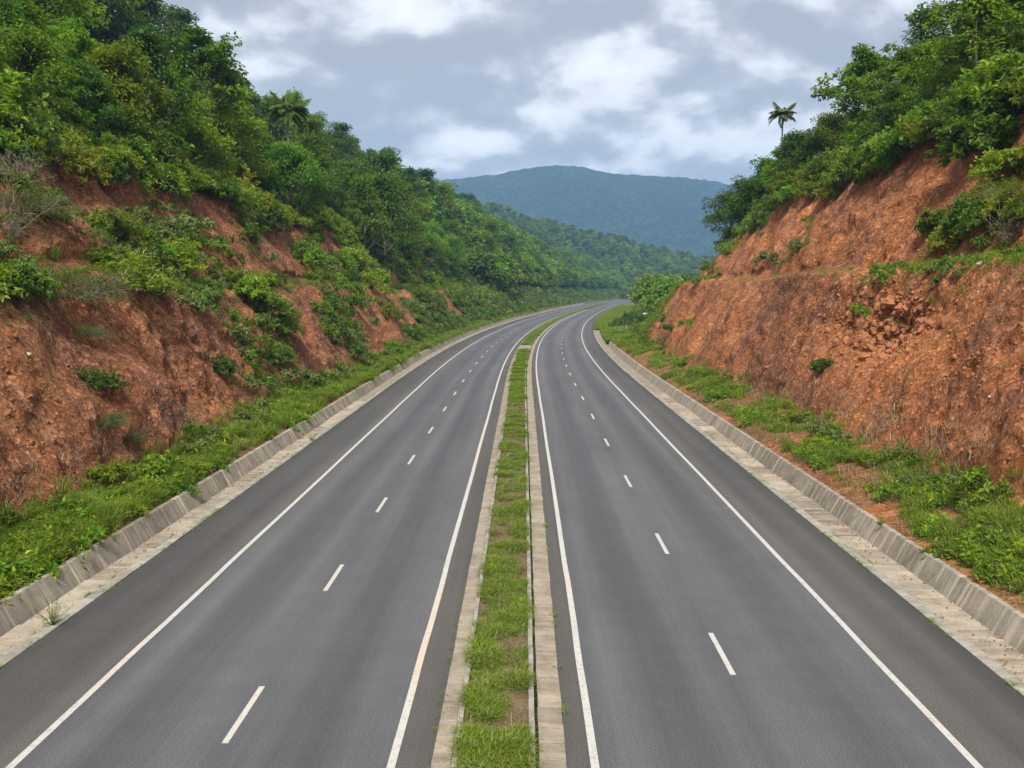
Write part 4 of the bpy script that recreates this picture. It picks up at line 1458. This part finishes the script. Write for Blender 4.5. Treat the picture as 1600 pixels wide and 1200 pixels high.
# ---------------------------------------------------------------- grass, undergrowth, clods, far wood
def on_bank(B, n, weight, seed, s_max=None, push=0.0):
    """n random points on a bank, by area times weight (a grid over rows and columns)"""
    r = np.random.default_rng(seed)
    V = np.stack([B['X'], B['Y'], B['Z']], -1)
    a = V[1:, :-1] - V[:-1, :-1]; b = V[:-1, 1:] - V[:-1, :-1]
    nr = np.cross(a, b)
    ar = np.linalg.norm(nr, axis=-1)
    nrm = nr / (ar[..., None] + 1e-9)
    if nrm[..., 2].sum() < 0:
        nrm = -nrm
    wgt = (ar * weight[:-1, :-1]).ravel()
    cs = np.cumsum(wgt)
    k = np.searchsorted(cs, r.random(n) * cs[-1])
    k = np.minimum(k, len(wgt) - 1)
    i, j = np.unravel_index(k, ar.shape)
    f, g = r.random(n)[:, None], r.random(n)[:, None]
    P = (V[i, j] * (1 - f) + V[i + 1, j] * f) * (1 - g) + (V[i, j + 1] * (1 - f) + V[i + 1, j + 1] * f) * g
    return P + nrm[i, j] * push, nrm[i, j], i, j


def sv(B):
    return B['s'][:, None] + 0 * B['X'], B['v'][None, :] + 0 * B['X']


grass_short = proto_collection('short_grass', [tuft_mesh('tuft', 900 + k, M['grass'], blades=30, h=.15, spread=.14, w=.007, lean=.9) for k in range(4)])
grass_tall = proto_collection('tall_grass', [tuft_mesh('tuft', 910 + k, M['grass'], blades=38, h=.52, spread=.26, w=.012, lean=.75) for k in range(4)])
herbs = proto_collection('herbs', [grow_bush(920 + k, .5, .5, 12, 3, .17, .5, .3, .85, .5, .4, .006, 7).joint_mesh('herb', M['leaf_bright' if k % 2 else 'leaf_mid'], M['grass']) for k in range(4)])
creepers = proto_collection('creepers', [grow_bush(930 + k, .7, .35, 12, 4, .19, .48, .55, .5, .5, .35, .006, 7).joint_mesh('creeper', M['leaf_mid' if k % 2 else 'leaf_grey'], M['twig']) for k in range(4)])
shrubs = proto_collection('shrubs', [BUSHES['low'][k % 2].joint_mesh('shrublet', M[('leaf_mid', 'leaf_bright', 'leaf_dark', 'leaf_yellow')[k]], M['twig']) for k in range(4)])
straws = proto_collection('straws', [tuft_mesh('straw', 940 + k, M['straw'], blades=14, h=.35, spread=.3, w=.006, lean=1.3) for k in range(3)])
clods_r = proto_collection('clods_red', [rock_mesh('clod', 50 + k, M['clod_r'], 1, .5, .8) for k in range(4)])
clods_l = proto_collection('clods_brown', [rock_mesh('clod', 60 + k, M['clod_l'], 1, .5, .8) for k in range(4)])
woods = proto_collection('wood_trees', [grow_tree(950 + k, 5.5 + .6 * k, 4.0, .10, 10, 3, 26, .85, .62, 1.3, .8, (0, 0), .65, .16).joint_mesh('wood_tree', M[('leaf_mid', 'leaf_dark', 'leaf_bright', 'leaf_mid')[k]], M['bark']) for k in range(4)])

# median
r_ = np.random.default_rng(77)
n_ = 21000
sg_ = 10 + 190 * r_.random(n_) ** 1.5
ug_ = r_.uniform(-1.15, .05, n_)
keep_ = (fbm(sg_ * .9, ug_ * 1.3, 0, 3, .6, 780) > -.30) & ~((sg_ > 142) & (sg_ < 153))
sg_, ug_ = sg_[keep_], ug_[keep_]
X_, Y_ = road_xy(sg_, ug_)
pt_ = np.stack([X_, Y_, .12 + 0 * X_], -1)
clump_ = .75 + .55 * sstep(-.2, .7, fbm(sg_ * .8, ug_ * 1.0, 0, 2, .5, 783))
scatter('grass', pt_, grass_short, 4, clump_ * r_.uniform(.7, 1.25, len(pt_)) * (1 + .006 * sg_), seed=1)
sg_ = 12 + 60 * r_.random(700); ug_ = r_.uniform(-1.15, .05, 700)
X_, Y_ = road_xy(sg_, ug_)
scatter('dead_grass', np.stack([X_, Y_, .12 + 0 * X_], -1), straws, 3, r_.uniform(.5, .9, 700), seed=2)
sg_ = 200 + 420 * r_.random(5000); ug_ = r_.uniform(-1.2, .1, 5000)
X_, Y_ = road_xy(sg_, ug_)
scatter('grass', np.stack([X_, Y_, .1 + 0 * X_], -1), grass_tall, 4, r_.uniform(.6, 1.1, 5000), seed=3)

# verges and banks
for B, sd_, nm in ((BL, 0, 'L'), (BR, 1, 'R')):
    S_, V_ = sv(B)
    near_ = 1.0 / (1 + (np.maximum(S_, 15) / 60.0) ** 2)
    vn = fbm(S_ * .22, V_ * 2.2, 0, 3, .6, 840 + sd_)
    vg = (1 - sstep(.75, 1.1, V_)) * sstep(.05, .2, V_) * np.clip((.85 if sd_ == 0 else .25) + .9 * vn + .6 * sstep(120, 150, S_), 0, 1.2)
    P, N, i, j = on_bank(B, 17000 if sd_ == 0 else 8000, vg * near_ * (S_ < 260), 100 + sd_)
    scatter('grass', P, grass_tall, 4, r_.uniform(.45, 1.05, len(P)) * (1 if sd_ == 0 else .72) * (1 + .003 * S_[i, j]), seed=4 + sd_)
    P, N, i, j = on_bank(B, 1300 if sd_ == 0 else 420, vg * np.clip(vn + .2, 0, 1) * near_ * (S_ < 260), 110 + sd_)
    scatter('undergrowth', P, herbs, 4, r_.uniform(.6, 1.5, len(P)) * (1 if sd_ == 0 else .8), seed=6 + sd_)
    fm = B['veg'] * (V_ > .9) * (V_ < 4.2) * near_ * (S_ < 330)
    fm = fm * (1 - (V_ < 1.95) * sstep(62, 40, S_)) if sd_ == 0 else fm * (1 - (V_ > 1.75) * (V_ < 3.1) * sstep(57, 62, S_) * sstep(125, 105, S_))
    P, N, i, j = on_bank(B, 2600 if sd_ == 0 else 800, fm, 120 + sd_)
    scatter('undergrowth', P, creepers, 4, r_.uniform(.5, 1.5, len(P)) * (1 + .004 * S_[i, j]), seed=8 + sd_)
    P, N, i, j = on_bank(B, 6000 if sd_ == 0 else 1800, fm, 125 + sd_)
    scatter('grass', P, grass_tall, 4, r_.uniform(.4, 1.0, len(P)) * (1 + .004 * S_[i, j]), seed=28 + sd_)
    hm_ = (V_ > 3.8) * (V_ < 7) * near_ * (S_ < 330)
    P, N, i, j = on_bank(B, 5000, hm_, 130 + sd_)
    scatter('undergrowth', P, shrubs, 4, r_.uniform(.8, 1.9, len(P)), seed=10 + sd_)
    em = np.exp(-((V_ - 2.0) / .05) ** 2) * near_ * (S_ < 150) * (1 if sd_ == 0 else .30 + sstep(62, 52, S_)) + np.exp(-((V_ - 2.5) / .5) ** 2) * near_ * (.12 if sd_ == 0 else .03) * (S_ < 170)
    P, N, i, j = on_bank(B, 2600 if sd_ == 0 else 900, em, 140 + sd_)
    scatter('grass', P, grass_tall, 4, r_.uniform(.3, .65, len(P)), seed=12 + sd_)
    cm = B['face'] * (1 - B['veg'] * .9) * near_ * (S_ < 160) * np.clip(.5 + fbm(S_ * .15, V_ * 3, 0, 3, .6, 850 + sd_), .05, 2) + vg * .25 * near_ * (S_ < 90)
    P, N, i, j = on_bank(B, 9000, cm, 150 + sd_, push=.0)
    sz = np.minimum(.03 + .022 * r_.exponential(1, len(P)), .17)
    scatter('soil_clod', P, clods_r if sd_ else clods_l, 4, sz, rot=r_.uniform(0, 6.28, (len(P), 3)), seed=14 + sd_)
hc = np.exp(-(((sv(BR)[0] - 53) / 5) ** 2 + ((sv(BR)[1] - 1.66) / .17) ** 2))
P, N, i, j = on_bank(BR, 900, hc, 160)
scatter('soil_clod', P, clods_r, 4, np.minimum(.06 + .07 * r_.exponential(1, len(P)), .4), rot=r_.uniform(0, 6.28, (len(P), 3)), seed=16)
for B in (BL, BR):
    S_, V_ = sv(B)
    P, N, i, j = on_bank(B, 7000, (V_ < (1.2 if B is BL else 2.2)) * (S_ > 135) * (S_ < 480) / (1 + (S_ / 160) ** 2), 168)
    scatter('grass', P, grass_tall, 4, r_.uniform(.8, 1.6, len(P)), seed=26)
S_, V_ = sv(BL)
P, N, i, j = on_bank(BL, 7000, ((V_ > 2.2) * (V_ < 8.6) * (S_ > 300) + (V_ > 6.6) * (V_ < 8.6) * (S_ > 60) * (S_ <= 300) * .7), 170)
scatter('forest', P - np.array([0, 0, .3]), woods, 4, r_.uniform(.8, 1.5, len(P)), seed=17)
P, N, i, j = on_bank(BL, 2200, (V_ > .9) * (V_ < 3.0) * (S_ > 240), 172)
scatter('undergrowth', P, creepers, 4, r_.uniform(2.0, 5.0, len(P)), seed=18)
S_, V_ = sv(BR)
P, N, i, j = on_bank(BR, 900, (V_ > 1.6) * (V_ < 8) * (S_ > 230) + (V_ > 6.0) * (V_ < 8.6) * (S_ > 60) * (S_ < 231), 174)
scatter('forest', P - np.array([0, 0, .3]), woods, 4, r_.uniform(.8, 1.4, len(P)), seed=19)
n_ = 6500
X_ = r_.uniform(-420, 900, n_); Y_ = r_.uniform(880, 1480, n_)
Z_ = hill_z(X_, Y_)
scatter('forest', np.stack([X_, Y_, Z_ - .8], -1), woods, 4, r_.uniform(.85, 1.55, n_), seed=20)
n_ = 1500
Y_ = r_.uniform(560, 900, n_)
X_ = np.interp(Y_, _Y, _X) + r_.uniform(60, 420, n_)
scatter('forest', np.stack([X_, Y_, -1.9 + 0 * X_], -1), woods, 4, r_.uniform(.7, 1.2, n_), seed=21)

n_ = 3500
sg_ = 158 + 300 * r_.random(n_) ** 1.6
ug_ = r_.uniform(EDGE_R + .15, WALL_R + LEAN + .4, n_)
X_, Y_ = road_xy(sg_, ug_)
scatter('grass', np.stack([X_, Y_, .05 + .45 * (ug_ - EDGE_R) / 2.1], -1)[sg_ > 214], grass_tall, 4, r_.uniform(.7, 1.3, n_)[sg_ > 214], seed=41)
k_ = (sg_ <= 214) & (ug_ > WALL_R + .1)
scatter('grass', np.stack([X_, Y_, .42 + 0 * X_], -1)[k_], grass_tall, 4, r_.uniform(.7, 1.2, n_)[k_], seed=42)

# weeds in the joints of the kerbs and gutters, soil washed into the gutters
w_pts, d_pts = [], []
for e_, n_ in ((EDGE_L - .01, 420), (EDGE_R + .01, 420), (-1.76, 150), (.85, 170), (.28, 120), (EDGE_L - .34, 160), (EDGE_R + .34, 160)):
    s_ = 14 + 150 * r_.random(n_) ** 1.6
    m_ = fbm(s_ * .35, e_ + 0 * s_, 0, 3, .6, 880) > -.1
    X_, Y_ = road_xy(s_[m_], e_ + r_.normal(0, .015, m_.sum()))
    w_pts.append(np.stack([X_, Y_, .0 * X_], -1))
for e0_, e1_ in ((WALL_L + .03, EDGE_L - .4), (EDGE_R + .4, WALL_R - .03)):
    s_ = 14 + 120 * r_.random(900) ** 1.5
    f_ = r_.random(900) ** 2.0
    a_, b_ = (e0_, e1_) if e0_ < -5 else (e1_, e0_)
    X_, Y_ = road_xy(s_, a_ + (b_ - a_) * f_)
    d_pts.append(np.stack([X_, Y_, -.035 + 0 * f_], -1))
w_pts, d_pts = np.concatenate(w_pts), np.concatenate(d_pts)
scatter('grass', w_pts, grass_short, 4, r_.uniform(.35, .9, len(w_pts)), seed=43)
scatter('debris', d_pts, clods_l, 4, np.minimum(.010 + .010 * r_.exponential(1, len(d_pts)), .035), rot=r_.uniform(0, 6.28, (len(d_pts), 3)), seed=44)
for B, sd_ in ((BL, 0), (BR, 1)):
    S_, V_ = sv(B)
    P, N, i, j = on_bank(B, 1500 if sd_ else 1000, (V_ < 1.2) * (V_ > .06) * (S_ < 110) / (1 + (S_ / 50) ** 2), 190 + sd_)
    scatter('dead_grass', P, straws, 3, r_.uniform(.7, 1.5, len(P)), seed=45 + sd_)

# ---------------------------------------------------------------- the humid air
bx = (GROUND_BOX[0] - 40, GROUND_BOX[1] + 40, GROUND_BOX[2] - 40, GROUND_BOX[3] + 40)
Vh = [(a, b, c) for c in (-2.6, HAZE_TOP) for a, b in ((bx[0], bx[2]), (bx[1], bx[2]), (bx[1], bx[3]), (bx[0], bx[3]))]
me = make_mesh('haze', np.array(Vh, float), np.array([[3, 2, 1, 0], [4, 5, 6, 7], [0, 1, 5, 4], [1, 2, 6, 5], [2, 3, 7, 6], [3, 0, 4, 7]]), [])
hm_ = bpy.data.materials.new('haze')
hm_.use_nodes = True
hm_.node_tree.nodes.clear()
ho = hm_.node_tree.nodes.new('ShaderNodeOutputMaterial')
hv = hm_.node_tree.nodes.new('ShaderNodeVolumePrincipled')
hv.inputs['Color'].default_value = (.32, .58, 1.0, 1)
hv.inputs['Density'].default_value = HAZE
hv.inputs['Anisotropy'].default_value = 0.0
hm_.node_tree.links.new(hv.outputs[0], ho.inputs['Volume'])
me.materials.append(hm_)
link('haze', me, kind='stuff')


# ---------------------------------------------------------------- look-alikes are told apart by how near they stand
_same = {}
for o in COL.objects:
    if o.parent is None and o.get('label') and o.get('category'):
        _same.setdefault(o['label'], []).append(o)
_nth = ['nearest', 'second nearest', 'third nearest', 'fourth nearest', 'fifth nearest', 'sixth nearest', 'seventh nearest', 'eighth nearest',
        'ninth nearest', 'tenth nearest', 'eleventh nearest', 'twelfth nearest']
for _l, _os in _same.items():
    if 1 < len(_os) <= len(_nth):
        for _k, o in enumerate(sorted(_os, key=lambda q: (q.location - cam.location).length)):
            o['label'] = '%s, %s' % (_l, _nth[_k])
